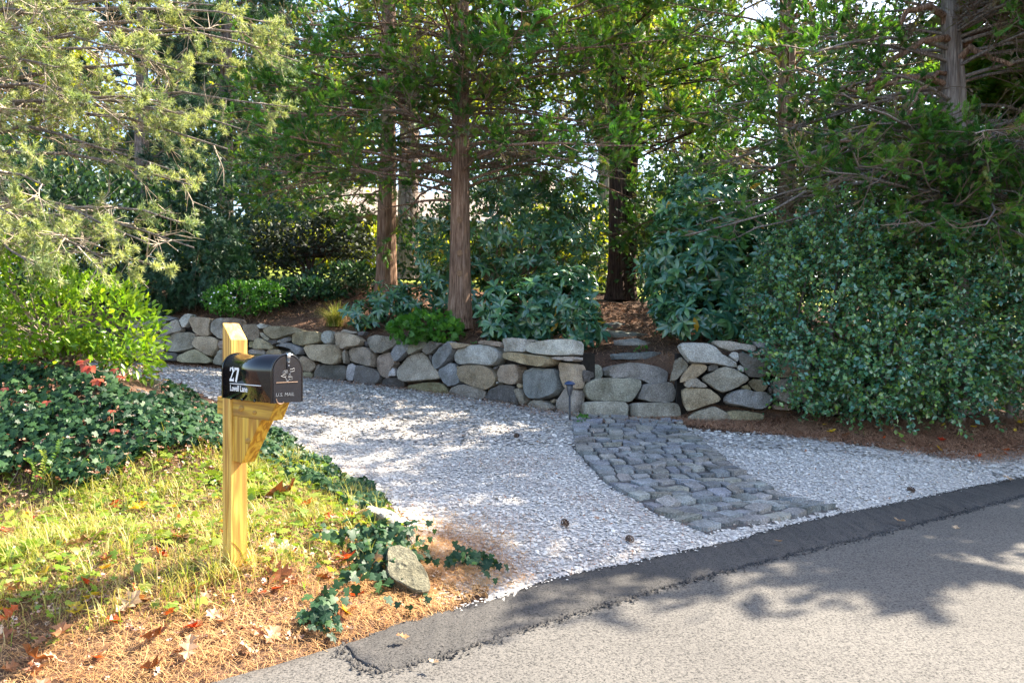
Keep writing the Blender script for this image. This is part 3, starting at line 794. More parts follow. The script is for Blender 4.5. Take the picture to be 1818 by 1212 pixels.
# stepping stones up the path
for k, (u0, u1, v0, v1, D, lab) in enumerate([
        (1083, 1178, 625, 634, 10.2, 'half buried flat stone nearest above the stone steps'),
        (1092, 1160, 604, 617, 11.0, 'pale flat stepping stone in the middle of the path above the steps'),
        (1074, 1150, 590, 604, 11.7, 'long flat stepping stone behind the pale one on the path'),
        (1058, 1108, 573, 588, 12.6, 'farthest flat stepping stone half under the rhododendron leaves')]):
    c = pix((u0 + u1) / 2, (v0 + v1) / 2, D); w = (u1 - u0) / F_PX * D / 2; z = h1(c[0], c[1])
    th = np.linspace(0, 2 * math.pi, 11, endpoint=False)
    rr = 1 + .18 * np.array([random.uniform(-1, 1) for _ in th])
    out = np.stack([c[0] + w * np.cos(th) * rr, c[1] + w * .52 * np.sin(th) * rr, np.full(11, z + .02) + .02 * np.cos(th)], -1)
    o = stone('stepping_stone', out, (0, -.12, 1), .12, .05, M['stone'], None, 'w' if k == 1 else (.20, .21, .20), .5)
    tag(o, lab, 'stepping stone', 'stepping stones up the path')

# cobbled strip
cob = tag(empty('cobbled_path'), 'strip of grey granite cobbles from the road to the steps', 'path', kind='structure')
Lp = np.array([on_ground(u, v)[:2] for u, v in ((1250, 950), (1160, 912), (1078, 862), (1022, 803), (1016, 765))] + [np.array([.74, 9.1])])
Rp = np.array([on_ground(u, v)[:2] for u, v in ((1492, 906), (1385, 880), (1305, 832), (1255, 792), (1222, 768))] + [np.array([2.04, 8.84])])
def along(P, t):
    s = np.r_[0, np.cumsum(np.linalg.norm(np.diff(P, axis=0), axis=1))]; s /= s[-1]
    return np.array([np.interp(t, s, P[:, 0]), np.interp(t, s, P[:, 1])])
NR = 24
for r in range(NR):
    t0, t1 = (r + .03) / NR, (r + .97) / NR
    nst = random.choice([7, 7, 8, 8, 9])
    cuts = np.r_[0, np.cumsum([random.uniform(.72, 1.3) for _ in range(nst)])]; cuts /= cuts[-1]
    for a, b in zip(cuts[:-1], cuts[1:]):
        g_ = .008
        q = []
        for (s_, t_) in ((a + g_, t0), ((a + b) / 2, t0), (b - g_, t0), (b - g_, (t0 + t1) / 2), (b - g_, t1), ((a + b) / 2, t1), (a + g_, t1), (a + g_, (t0 + t1) / 2)):
            t_ = t_ + .010 * math.sin(s_ * 9 + r * 1.7)
            L_, R_ = along(Lp, t_), along(Rp, t_)
            q.append(L_ + (R_ - L_) * s_ + np.array([random.uniform(-.009, .009), random.uniform(-.009, .009)]))
        q = np.array(q); c = q.mean(0); z0 = h1(c[0], c[1])
        zz = height(q[:, 0], q[:, 1])
        tz = random.uniform(-.004, .012)
        out = np.c_[q, zz + .012 + tz]
        v = random.uniform(.8, 1.2)
        stone('cobblestone', out, (0, -.05, 1), .07, .024, M['cobble'], cob, random.choice([(.21 * v, .22 * v, .235 * v), (.24 * v, .245 * v, .25 * v), (.25 * v, .24 * v, .225 * v)]), random.uniform(.1, .5), k=24, rough=.003, grow=1.015, flat=2)
M['joint'] = simple_mat('joint_grit', (0.035, 0.033, 0.031), 1.0, noise=(30, (0.12, 0.11, 0.105)))
# crushed stone in the joints
cj = np.vstack([Lp, Rp[::-1]])
tag(grid_mesh('joint_bed', np.arange(.4, 3.0, .07), np.arange(5.0, 9.3, .07), lambda X, Y: height(X, Y) + .006, M['joint'], lambda x, y: in_poly(x, y, cj)), kind='structure').parent = cob

# crushed shells: real chips over the whole drive
def chips(n, ymin, ymax, smin, smax, name):
    X = rng.uniform(-9, 7, n * 3); Y = rng.uniform(ymin, ymax, n * 3)
    ok = in_poly(X, Y, DRIVE) & ~in_poly(X, Y, cj) & (np.abs(X) / Y < .76)
    X, Y = X[ok][:n], Y[ok][:n]
    Z = height(X, Y) + bumps(X, Y, 4.0, .006) + rng.uniform(.003, .012, len(X))
    k = len(X)
    tv = np.array([(-.5, -.35, 0), (.15, -.5, .04), (.55, 0, -.02), (.2, .45, .05), (-.45, .3, 0), (0, 0, .22)])
    tf = np.array([(0, 1, 5), (1, 2, 5), (2, 3, 5), (3, 4, 5), (4, 0, 5)])
    if ymin > 7: tv = np.array([(-.5, -.3, 0), (.3, -.45, .05), (.5, .3, 0), (-.2, .5, .08)]); tf = np.array([(0, 1, 2), (0, 2, 3)])
    nrm = unit(np.c_[rng.normal(0, .33, (k, 2)), np.ones(k)])
    a = rng.uniform(0, 2 * math.pi, k)
    Rm = frames(np.c_[np.cos(a), np.sin(a), np.zeros(k)], nrm)
    s = smin + (smax - smin) * rng.uniform(0, 1, k) ** 2.0
    S = np.c_[s, s * rng.uniform(.5, 1, k), s * rng.uniform(.5, 1.2, k)]
    V, Fc = scatter(tv, tf, np.c_[X, Y, Z], Rm, S)
    o = mesh_np(name, V, Fc, M['shell'], tint=np.repeat(np.clip(rng.uniform(0, 1, k) ** .8 * (.62 + .5 * (.5 + bumps(X, Y, 1.7, .5, 3.0))), 0, 1), len(tv)))
    return tag(o, 'loose white crushed shell chips covering the driveway', 'gravel', kind='stuff')
chips(50000, 3.7, 7.5, .008, .036, 'shell_gravel')
chips(46000, 7.5, 14.3, .02, .055, 'shell_gravel')
xs = rng.uniform(-.3, 6.5, 1500); ys = road_edge_y(xs) - np.abs(rng.normal(0, .035, 1500))
V, Fc = scatter(np.array([(-.5, -.3, 0), (.3, -.45, .05), (.5, .3, 0), (-.2, .5, .12)]), np.array([(0, 1, 2), (0, 2, 3)]), np.c_[xs, ys, np.full(1500, .024)], frames(rvec(1500) * np.array([1, 1, .1]), unit(rng.normal(size=(1500, 3)) * .2 + np.array([0, 0, 1]))), rng.uniform(.005, .016, 1500))
tag(mesh_np('shell_gravel', V, Fc, M['shell'], tint=np.repeat(rng.uniform(.2, 1, 1500), 4)), 'stray shell chips spilled onto the asphalt edge', 'gravel', kind='stuff')

# ------------------------------------------------------------------ mailbox on its post
def lathe(prof, n=16):
    prof = np.array(prof, float); k = len(prof); a = np.arange(n) / n * 2 * math.pi
    V = np.stack([np.outer(prof[:, 0], np.cos(a)), np.outer(prof[:, 0], np.sin(a)), np.repeat(prof[:, 1:2], n, 1)], -1).reshape(-1, 3)
    idx = np.arange(k * n).reshape(k, n); nx = np.roll(idx, -1, 1)
    return V, np.stack([idx[:-1], nx[:-1], nx[1:], idx[1:]], -1).reshape(-1, 4)

def box_between(mb, x0, x1, y0, y1, z0, z1, bev=0.0):
    bm = bmesh.new(); bmesh.ops.create_cube(bm, size=1)
    for v in bm.verts:
        v.co = Vector(((x0 + x1) / 2 + v.co.x * (x1 - x0), (y0 + y1) / 2 + v.co.y * (y1 - y0), (z0 + z1) / 2 + v.co.z * (z1 - z0)))
    if bev: bmesh.ops.bevel(bm, geom=bm.edges[:], offset=bev, segments=2, affect='EDGES', profile=.5)
    bmesh.ops.triangulate(bm, faces=bm.faces[:])
    bm.verts.ensure_lookup_table(); bm.verts.index_update()
    mb.add([v.co[:] for v in bm.verts], [[v.index for v in f.verts] for f in bm.faces]); bm.free()

def prism(name, prof, y0, y1, mat, parent, bev=.003, smooth=False):
    """profile (x,z) extruded along y"""
    bm = bmesh.new()
    a = [bm.verts.new((x, y0, z)) for x, z in prof]; b = [bm.verts.new((x, y1, z)) for x, z in prof]
    n = len(prof)
    bm.faces.new(a); bm.faces.new(b[::-1])
    for i in range(n): bm.faces.new((a[i], b[i], b[(i + 1) % n], a[(i + 1) % n]))
    bmesh.ops.recalc_face_normals(bm, faces=bm.faces[:])
    if bev: bmesh.ops.bevel(bm, geom=bm.edges[:], offset=bev, segments=2, affect='EDGES', profile=.5)
    me = bpy.data.meshes.new(name); bm.to_mesh(me); bm.free(); me.materials.append(mat)
    return obj_from(name, me, parent)

M['pine_post'] = wood_mat('treated_pine_post', (0.42, 0.20, 0.030), (0.62, 0.36, 0.060), (0.72, 0.47, 0.11))
M['pine_arm'] = wood_mat('treated_pine_arm', (0.33, 0.165, 0.015), (0.54, 0.31, 0.03), (0.62, 0.40, 0.055), 'X')
M['pine_brace'] = wood_mat('treated_pine_brace', (0.40, 0.19, 0.015), (0.60, 0.34, 0.030), (0.67, 0.43, 0.055))
M['black_paint'] = simple_mat('glossy_black_paint', (0.006, 0.006, 0.008), 0.10, spec=0.6)
M['navy_paint'] = simple_mat('black_door_paint', (0.006, 0.008, 0.014), 0.16, spec=0.6)
M['white_vinyl'] = simple_mat('white_vinyl', (0.80, 0.80, 0.78), 0.5)
M['emboss'] = simple_mat('worn_raised_metal', (0.20, 0.21, 0.23), 0.4, 0.4)
M['bronze'] = simple_mat('bronze_line', (0.32, 0.20, 0.13), 0.4, 0.3)
M['steel'] = simple_mat('bright_steel', (0.65, 0.65, 0.66), 0.25, 1.0)

PX, PY = -1.405, 3.75
PZ = h1(PX, PY)
AX = math.atan2(-.68, .73)            # local +x points towards the road
postobj = tag(empty('mailbox_post', (PX, PY, PZ), AX), 'yellow treated pine post with arm and brace carrying the black mailbox', 'mailbox post')
ptop = pixZ(573, 3.75) - PZ
h = .0445
prism('post', [(-h, -.35), (h, -.35), (h, ptop - .085), (-h, ptop)], -h, h, M['pine_post'], postobj, .004)
arm_t = pixZ(703.5, 3.72) - PZ - .006
prism('arm', [(-.12, arm_t - .088), (.405, arm_t - .088), (.470, arm_t), (-.12, arm_t)], -.036, .036, M['pine_arm'], postobj, .003)
prism('brace', [(h + .0005, arm_t - .0885), (.335, arm_t - .0885), (.285, arm_t - .14), (h + .095, arm_t - .315), (h + .0005, arm_t - .315)], -.034, .034, M['pine_brace'], postobj, .003)
def knot_mat():
    m, nt, b, out = new_mat('pine_knot')
    tc = N(nt, 'ShaderNodeTexCoord'); ln = N(nt, 'ShaderNodeVectorMath', operation='LENGTH'); nt.links.new(tc.outputs['Object'], ln.inputs[0])
    ml = N(nt, 'ShaderNodeMath', operation='MULTIPLY'); ml.inputs[1].default_value = 900; nt.links.new(ln.outputs['Value'], ml.inputs[0])
    sn = N(nt, 'ShaderNodeMath', operation='SINE'); nt.links.new(ml.outputs[0], sn.inputs[0])
    r = ramp(nt, [(0.0, (0.22, 0.09, 0.012)), (1.0, (0.55, 0.31, 0.035))]); mr = N(nt, 'ShaderNodeMapRange'); mr.inputs[1].default_value = -1
    nt.links.new(sn.outputs[0], mr.inputs[0]); nt.links.new(mr.outputs[0], r.inputs[0]); nt.links.new(r.outputs[0], b.inputs['Base Color']); b.inputs['Roughness'].default_value = .6
    return m
M['knot'] = knot_mat()
for (kx, ky, kz, kr) in ((.14, -.0368, arm_t - .045, .013), (.27, -.0368, arm_t - .058, .009), (.20, -.0348, arm_t - .20, .012)):
    V, Fq = lathe([(kr * 1.5, -.001), (kr * 1.45, .0006), (kr * .5, .0012), (.0002, .0013)], 16)
    V = V * np.array([1.5, .8, 1]); kn = mesh_np('knot', V, Fq, M['knot'], postobj, smooth=True); kn.location = (kx, ky, kz); kn.rotation_euler = (R(90), random.uniform(-.2, .2), 0)
BW, BH, BL = .074, .218, .475
def arch(w, hh, n=18):
    pr = [(-w, 0), (w, 0)]
    for i in range(n + 1):
        a = math.pi * i / n; pr.append((w * math.cos(a), hh - w + w * math.sin(a)))
    return pr
box = tag(empty('mailbox', (PX + .014 * math.sin(AX), PY - .014 * math.cos(AX), PZ + arm_t + .004), AX), 'glossy black domed mailbox marked 27 on the wooden post', 'mailbox')
def arch_solid(name, w, hh, x0, x1, mat, parent, bev=.0015):
    bm = bmesh.new(); pr = arch(w, hh); n = len(pr)
    a = [bm.verts.new((x0, y, z)) for y, z in pr]; b = [bm.verts.new((x1, y, z)) for y, z in pr]
    bm.faces.new(a[::-1]); bm.faces.new(b)
    sides = [bm.faces.new((a[i], a[(i + 1) % n], b[(i + 1) % n], b[i])) for i in range(n)]
    bmesh.ops.recalc_face_normals(bm, faces=bm.faces[:])
    me = bpy.data.meshes.new(name)
    for f in sides[2:]: f.smooth = True
    bm.to_mesh(me); bm.free(); me.materials.append(mat)
    return obj_from(name, me, parent)
body = arch_solid('body', BW, BH, .048, .048 + BL, M['black_paint'], box)
arch_solid('rear_rim', BW + .004, BH + .004, .046, .060, M['black_paint'], box)
door = arch_solid('door', BW - .004, BH - .004, .048 + BL - .004, .048 + BL + .010, M['navy_paint'], box)
# rolled rim round the door
pr = np.array(arch(BW + .002, BH + .002)[1:] + [(-BW - .002, 0)])
pr = np.vstack([pr, ])
Pl = np.c_[np.full(len(pr), .048 + BL + .004), pr[:, 0], pr[:, 1]][None]
V, Fq = tubes_np(Pl, np.full((1, len(pr)), .0055), 8)
mesh_np('rim', V, Fq, M['black_paint'], door, smooth=True)
fx = .048 + BL + .0115
dw, dh = BW * 2, BH
def door_pt(zx, zy): return (fx, (zx - 715) / 390 * dw - BW, (970 - zy) / 595 * dh)
def strokes(lines, rad, name, mat, parent):
    mb = MB()
    for ln in lines:
        P = np.array([[door_pt(*p) for p in ln]])
        V, Fq = tubes_np(P, np.full((1, len(ln)), rad), 5); mb.add(V, Fq)
    return mb.build(name, mat, parent, True)
strokes([[(905,572),(880,572),(850,582),(832,606),(862,604),(900,590)], [(925,552),(965,556),(1003,548),(996,580),(955,590),(935,572)], [(860,575),(885,590),(898,612)],
         [(900,562),(908,600),(925,640),(945,600),(965,580)], [(820,638),(868,652),(900,690),(905,712)], [(838,628),(880,618),(895,645),(868,650)],
         [(915,648),(955,656),(978,684),(945,688),(918,664)], [(885,694),(908,708),(930,684)], [(930,610),(950,640),(975,665)]], .0011, 'eagle_emblem', M['emboss'], door)
strokes([[(758,718),(1045,718)]], .0013, 'raised_line', M['bronze'], door)
mb = MB(); box_between(mb, fx - .004, fx + .003, -.006, .012, BH - .066, BH - .012, .002); lt = mb.build('latch_strip', M['navy_paint'], door)
mb = MB(); box_between(mb, fx - .014, fx + .010, -.006, .012, BH - .016, BH + .007, .004); mb.build('latch_tab', M['steel'], door, True)
for zr in (.046, .062):
    bm = bmesh.new(); bmesh.ops.create_uvsphere(bm, u_segments=8, v_segments=6, radius=.0032)
    me = bpy.data.meshes.new('rivet'); bm.to_mesh(me); bm.free(); me.materials.append(M['steel'])
    r_ = obj_from('rivet', me, door); r_.location = (fx + .003, .003, BH - zr + .012)
a_ = np.linspace(math.pi * 1.0, math.pi * 1.75, 8)
Pl = np.c_[np.full(8, fx + .005), -BW + .036 + .022 * np.cos(a_), .020 + .024 * np.sin(a_)][None]
V, Fq = tubes_np(Pl, np.full((1, 8), .0022), 6); mesh_np('pull_loop', V, Fq, M['bronze'], door, smooth=True)

def text_mesh(name, s, size, mat, parent, mtx, xscale=.55, bold=.0, shear=0.0):
    cu = bpy.data.curves.new(name, 'FONT'); cu.body = s; cu.size = size; cu.extrude = .0006; cu.offset = bold; cu.shear = shear
    cu.space_character = 1.0
    o = bpy.data.objects.new(name, cu); COL.objects.link(o)
    dg = bpy.context.evaluated_depsgraph_get(); dg.update()
    me = bpy.data.meshes.new_from_object(o.evaluated_get(dg))
    bpy.data.objects.remove(o); bpy.data.curves.remove(cu)
    me.transform(Matrix.Diagonal((xscale, 1, 1, 1)))
    me.materials.clear(); me.materials.append(mat)
    t = obj_from(name, me, parent); t.matrix_local = mtx
    return t
# number side of the box faces local -y ; text reads along +x
def side_m(x, z): return Matrix.Translation((x, -BW - .0012, z)) @ Matrix.Rotation(R(90), 4, 'X')
def front_m(y, z): return Matrix.Translation((fx + .0006, y, z)) @ Matrix.Rotation(R(90), 4, 'Z') @ Matrix.Rotation(R(90), 4, 'X')

def glyphs(name, s, x0, z0, hgt, wid, thick, parent):
    """condensed serif letters drawn as strokes of thick and thin bars on the box side"""
    G = {'2': [(.05,.80,.05,.95,'n'),(.05,.80,.18,1.0,'t'),(.18,.99,.6,.99,'n'),(.62,1.0,.84,.74,'T'),(.82,.74,.12,.10,'t'),(.0,.06,.92,.06,'T2'),(.9,.02,.9,.24,'n')],
         '7': [(.02,.95,.95,.95,'T2'),(.04,.78,.04,1.0,'n'),(.90,.92,.36,.0,'T')]}
    mb = MB()
    for i, ch in enumerate(s):
        for (ax, az, bx, bz, kd) in G[ch]:
            p0 = np.array([x0 + (i * 1.12 + ax) * wid, z0 + az * hgt]); p1 = np.array([x0 + (i * 1.12 + bx) * wid, z0 + bz * hgt])
            w = {'n': thick * .45, 't': thick * .7, 'T': thick * 1.35, 'T2': thick * .95}[kd] / 2
            d = p1 - p0; d = d / np.linalg.norm(d); nn = np.array([-d[1], d[0]]) * w; p0 = p0 - d * w * .5; p1 = p1 + d * w * .5
            q = [p0 - nn, p1 - nn, p1 + nn, p0 + nn]
            mb.add([(a, -BW - .0012 - .00015 * (i + len(mb.V) % 7), b) for a, b in q], [[0, 1, 2, 3]])
    return mb.build(name, M['white_vinyl'], parent)
sx = .048 + BL * .17
glyphs('house_number', '27', sx, .088, .062, .042, .0125, body)
mb = MB(); box_between(mb, sx - .002, sx + .30, -BW - .0016, -BW + .001, .0725, .0765); mb.build('underline', M['white_vinyl'], body)
text_mesh('street_name', 'Lovell Lane', .040, M['white_vinyl'], body, side_m(sx, .040), .95, .0006)
text_mesh('door_lettering', 'U.S. MAIL', .022, M['emboss'], door, front_m(-.062, .030), 1.05, .0, .2)
for bx_ in (.13, .24, .36):
    mb = MB(); box_between(mb, bx_, bx_ + .018, -BW - .003, -BW, -.004, .006, .001); mb.build('mounting_tab', M['black_paint'], box)

# ------------------------------------------------------------------ path light by the steps
M['lamp_black'] = simple_mat('lamp_black_plastic', (0.02, 0.02, 0.024), 0.35)
M['lamp_cap'] = simple_mat('solar_cap_blue', (0.02, 0.045, 0.12), 0.3)
M['lamp_glass'] = simple_mat('frosted_lamp_body', (0.10, 0.10, 0.11), 0.3)
gx, gy = pixX(1011.5, 8.75), 8.75; gz = h1(gx, gy)
lamp = tag(empty('path_light', (gx, gy, gz)), 'small black solar path light on a stake by the steps', 'path light')
ltop = pixZ(676, 8.75) - gz
V, Fq = lathe([(.001, -.12), (.011, -.08), (.011, ltop - .17), (.001, ltop - .165)], 10); mesh_np('stake', V, Fq, M['lamp_black'], lamp, smooth=True)
V, Fq = lathe([(.002, ltop - .175), (.020, ltop - .165), (.030, ltop - .10), (.043, ltop - .045), (.002, ltop - .04)], 14); mesh_np('lamp_body', V, Fq, M['lamp_glass'], lamp, smooth=True)
V, Fq = lathe([(.004, ltop - .046), (.062, ltop - .044), (.066, ltop - .034), (.05, ltop - .012), (.03, ltop - .002), (.001, ltop)], 16); mesh_np('lamp_cap', V, Fq, M['lamp_cap'], lamp, smooth=True)
for i in range(4):
    a = i * math.pi / 2 + .4
    P = np.array([[(.021 * math.cos(a), .021 * math.sin(a), ltop - .165), (.046 * math.cos(a), .046 * math.sin(a), ltop - .044)]])
    V, Fq = tubes_np(P, np.full((1, 2), .003), 4); mesh_np('lamp_rib', V, Fq, M['lamp_black'], lamp)

# ------------------------------------------------------------------ vegetation helpers
def part(root, name, V, Fc, mat, tint=None, smooth=False, kind=None):
    V = np.asarray(V, float) - np.array(root.location)
    o = mesh_np(name, V, Fc, mat, root, tint, smooth)
    if kind: o['kind'] = kind
    return o

def leaf_template(w=.4, fold=.08, droop=.10):
    tv = np.array([(0, 0, 0), (.28, .42 * w, fold * .8), (.66, .46 * w, fold), (1, 0, -droop), (.66, -.46 * w, fold), (.28, -.42 * w, fold * .8), (.5, 0, .02)])
    tf = np.array([(0, 6, 1), (1, 6, 2), (2, 6, 3), (3, 6, 4), (4, 6, 5), (5, 6, 0)])
    return tv, tf
LEAF2 = (np.array([(0, 0, 0), (.5, .30, .09), (1, 0, -.06), (.5, -.30, .09)]), np.array([(0, 2, 1), (0, 3, 2)]))
IVY = (np.array([(0, 0, 0), (-.12, .28, .02), (.10, .52, -.04), (.38, .30, .03), (.62, .44, -.03), (.70, .16, .02), (1.0, 0, -.06), (.70, -.16, .02), (.62, -.44, -.03), (.38, -.30, .03), (.10, -.52, -.04), (-.12, -.28, .02), (.36, 0, .05)]),
       np.array([(i, (i + 1) % 12, 12) for i in range(12)]))
oak_half = [(0, .02), (.10, .10), (.18, .26), (.26, .12), (.36, .16), (.46, .42), (.54, .18), (.62, .17), (.74, .36), (.79, .15), (.88, .12), (.95, .10), (1.0, 0)]
_o = oak_half + [(x, -y) for x, y in reversed(oak_half[:-1])]
OAK = (np.array([(x, y, .10 * abs(y) * 2 + .10 * (x - .5) ** 2 + .05 * math.sin(9 * x + 5 * y)) for x, y in _o] + [(.3, 0, -.02), (.6, 0, -.02)]),
       np.array([(i, (i + 1) % len(_o), len(_o) + (1 if .45 < _o[i][0] else 0)) for i in range(len(_o))] + [(len(_o), len(_o) + 1, 5), (len(_o) + 1, len(_o), len(_o) - 6)]))

def spray_template(n=11, w=.085, seed=3):
    r = np.random.default_rng(seed); V = []; Fc = []
    def tri(p, d, L, ww):
        d = unit(d); s = unit(np.cross(d, [0, 0, 1.0])); k = len(V)
        V.extend([p - s * ww, p + s * ww, p + d * L]); Fc.append((k, k + 1, k + 2))
    tri(np.zeros(3), np.array([1.0, 0, .05]), 1.0, w * .6)
    for i in range(n):
        t = .08 + .85 * i / n; sg = 1 if i % 2 else -1
        d = np.array([.75, sg * r.uniform(.45, .8), r.uniform(-.35, .45)])
        tri(np.array([t, 0, .02]), d, (.52 - .28 * t) * r.uniform(.8, 1.2), w)
    return np.array(V), np.array(Fc)
SPRAY = spray_template(8, .075, 3)
def tuft_template(n=14, spread=1.1, w=.035, seed=5, back=0.0):
    r = np.random.default_rng(seed); V = []; Fc = []
    for i in range(n):
        a = 2 * math.pi * i / n + r.uniform(-.3, .3); el = r.uniform(.25, 1.0) * spread
        d = np.array([math.cos(el), math.sin(el) * math.cos(a), math.sin(el) * math.sin(a)])
        s = unit(np.cross(d, r.normal(size=3))); p = d * .05 - np.array([back * r.uniform(0, 1), 0, 0]); k = len(V)
        V.extend([p - s * w, p + s * w, p + d * r.uniform(.75, 1.1)]); Fc.append((k, k + 1, k + 2))
    return np.array(V), np.array(Fc)
TUFT = tuft_template(13, 1.25, .075, 5, .5)
PINE = tuft_template(12, 1.0, .048, 8, .3)
YEW = spray_template(16, .035, 6)

def interp_poly(P, t):
    """P (N,K,3), t (N,m) -> points, tangents (N,m,3)"""
    Nn, K, _ = P.shape; f = np.clip(t, 0, .9999) * (K - 1); i = f.astype(int); w = (f - i)[..., None]
    rows = np.arange(Nn)[:, None]
    a, b = P[rows, i], P[rows, i + 1]
    return a * (1 - w) + b * w, unit(b - a)

def spawn(P, m, t0, t1, a0, a1, flat=1.0):
    Nn = len(P); t = rng.uniform(t0, t1, (Nn, m))
    S, T = interp_poly(P, t)
    r = rng.normal(size=S.shape); r[..., 2] *= flat
    r = r - (r * T).sum(-1, keepdims=True) * T; r = unit(r)
    a = rng.uniform(a0, a1, t.shape)[..., None]
    D = unit(np.cos(a) * T + np.sin(a) * r)
    return S.reshape(-1, 3), D.reshape(-1, 3), t.reshape(-1)

def strands(S, D, L, K, sag=.15, wob=.08, lift=0.0):
    t = np.linspace(0, 1, K)[None, :, None]; L = np.asarray(L)[:, None, None]
    P = S[:, None, :] + D[:, None, :] * L * t
    P = P + np.array([0, 0, -1.0]) * sag * L * t ** 2 + np.array([0, 0, 1.0]) * lift * L * t ** 3
    w = rng.normal(size=(len(S), 1, 3)) * wob
    return P + w * L * t * t + rng.normal(size=P.shape) * wob * .3 * L * t

def taper(Nn, K, r0, r1):
    r0 = np.broadcast_to(np.asarray(r0, float), (Nn,)); r1 = np.broadcast_to(np.asarray(r1, float), (Nn,))
    t = np.linspace(0, 1, K)[None]
    return r0[:, None] * (1 - t) + r1[:, None] * t

def trunk_mesh(root, name, path, radii, mat, sides=28, flute=.12, seed=0.0, flare=1.35, parent=None):
    """fluted trunk that follows a centre line"""
    path = np.asarray(path, float); K = 46
    s = np.linspace(0, 1, len(path)); t = np.linspace(0, 1, K)
    C = np.stack([np.interp(t, s, path[:, i]) for i in range(3)], -1)
    rr = np.interp(t, s, radii)
    H = C[-1, 2] - C[0, 2]
    V = []
    for j in range(K):
        z = C[j, 2] - C[0, 2]
        fl = 1 + (flare - 1) * math.exp(-z / .22)
        for i in range(sides):
            a = 2 * math.pi * i / sides
            n_ = mnoise.noise(Vector((math.cos(a) * 2.3 + seed, math.sin(a) * 2.3, z * .25 + seed))) + .6 * mnoise.noise(Vector((math.cos(a) * 6 + seed, math.sin(a) * 6, z * .6)))
            r = rr[j] * fl * (1 + flute * n_ * (1 + .6 * math.exp(-z / .3)))
            V.append((C[j, 0] + r * math.cos(a), C[j, 1] + r * math.sin(a), C[j, 2]))
    idx = np.arange(K * sides).reshape(K, sides); nx = np.roll(idx, -1, 1)
    Fq = np.stack([idx[:-1], nx[:-1], nx[1:], idx[1:]], -1).reshape(-1, 4)
    V = np.array(V) - np.array(root.location)
    return mesh_np(name, V, Fq, mat, parent or root, smooth=True)

def off_frame(P):
    u = CX + P[:, 0] / P[:, 1] * F_PX; v = CY + (CAM_Z - P[:, 2]) / P[:, 1] * F_PX
    return (v < -70) | (u < -90) | (u > 1910)

def add_sprays(mb, P, D, size, template, up=.4, tint=None, wide=1.0):
    # the crown above and beside the view only casts shade: fewer, larger sprays there
    off = off_frame(P); k = ~off | (rng.uniform(size=len(P)) < .16)
    P, D, off = P[k], D[k], off[k]; tint = None if tint is None else tint[k]
    n = len(P)
    nrm = unit(rng.normal(size=(n, 3)) * .6 + np.array([0, 0, 1.0]))
    Rm = frames(unit(D + np.array([0, 0, up]) * rng.uniform(0, 1, (n, 1))), nrm)
    s = rng.uniform(size[0], size[1], n) * np.where(off, 2.5, 1.0)
    V, Fc = scatter(template[0], template[1], P, Rm, np.c_[s, s * wide, s * wide])
    ti = rng.uniform(0, 1, n) if tint is None else tint
    mb.add(V, Fc, np.repeat(ti, len(template[0])))

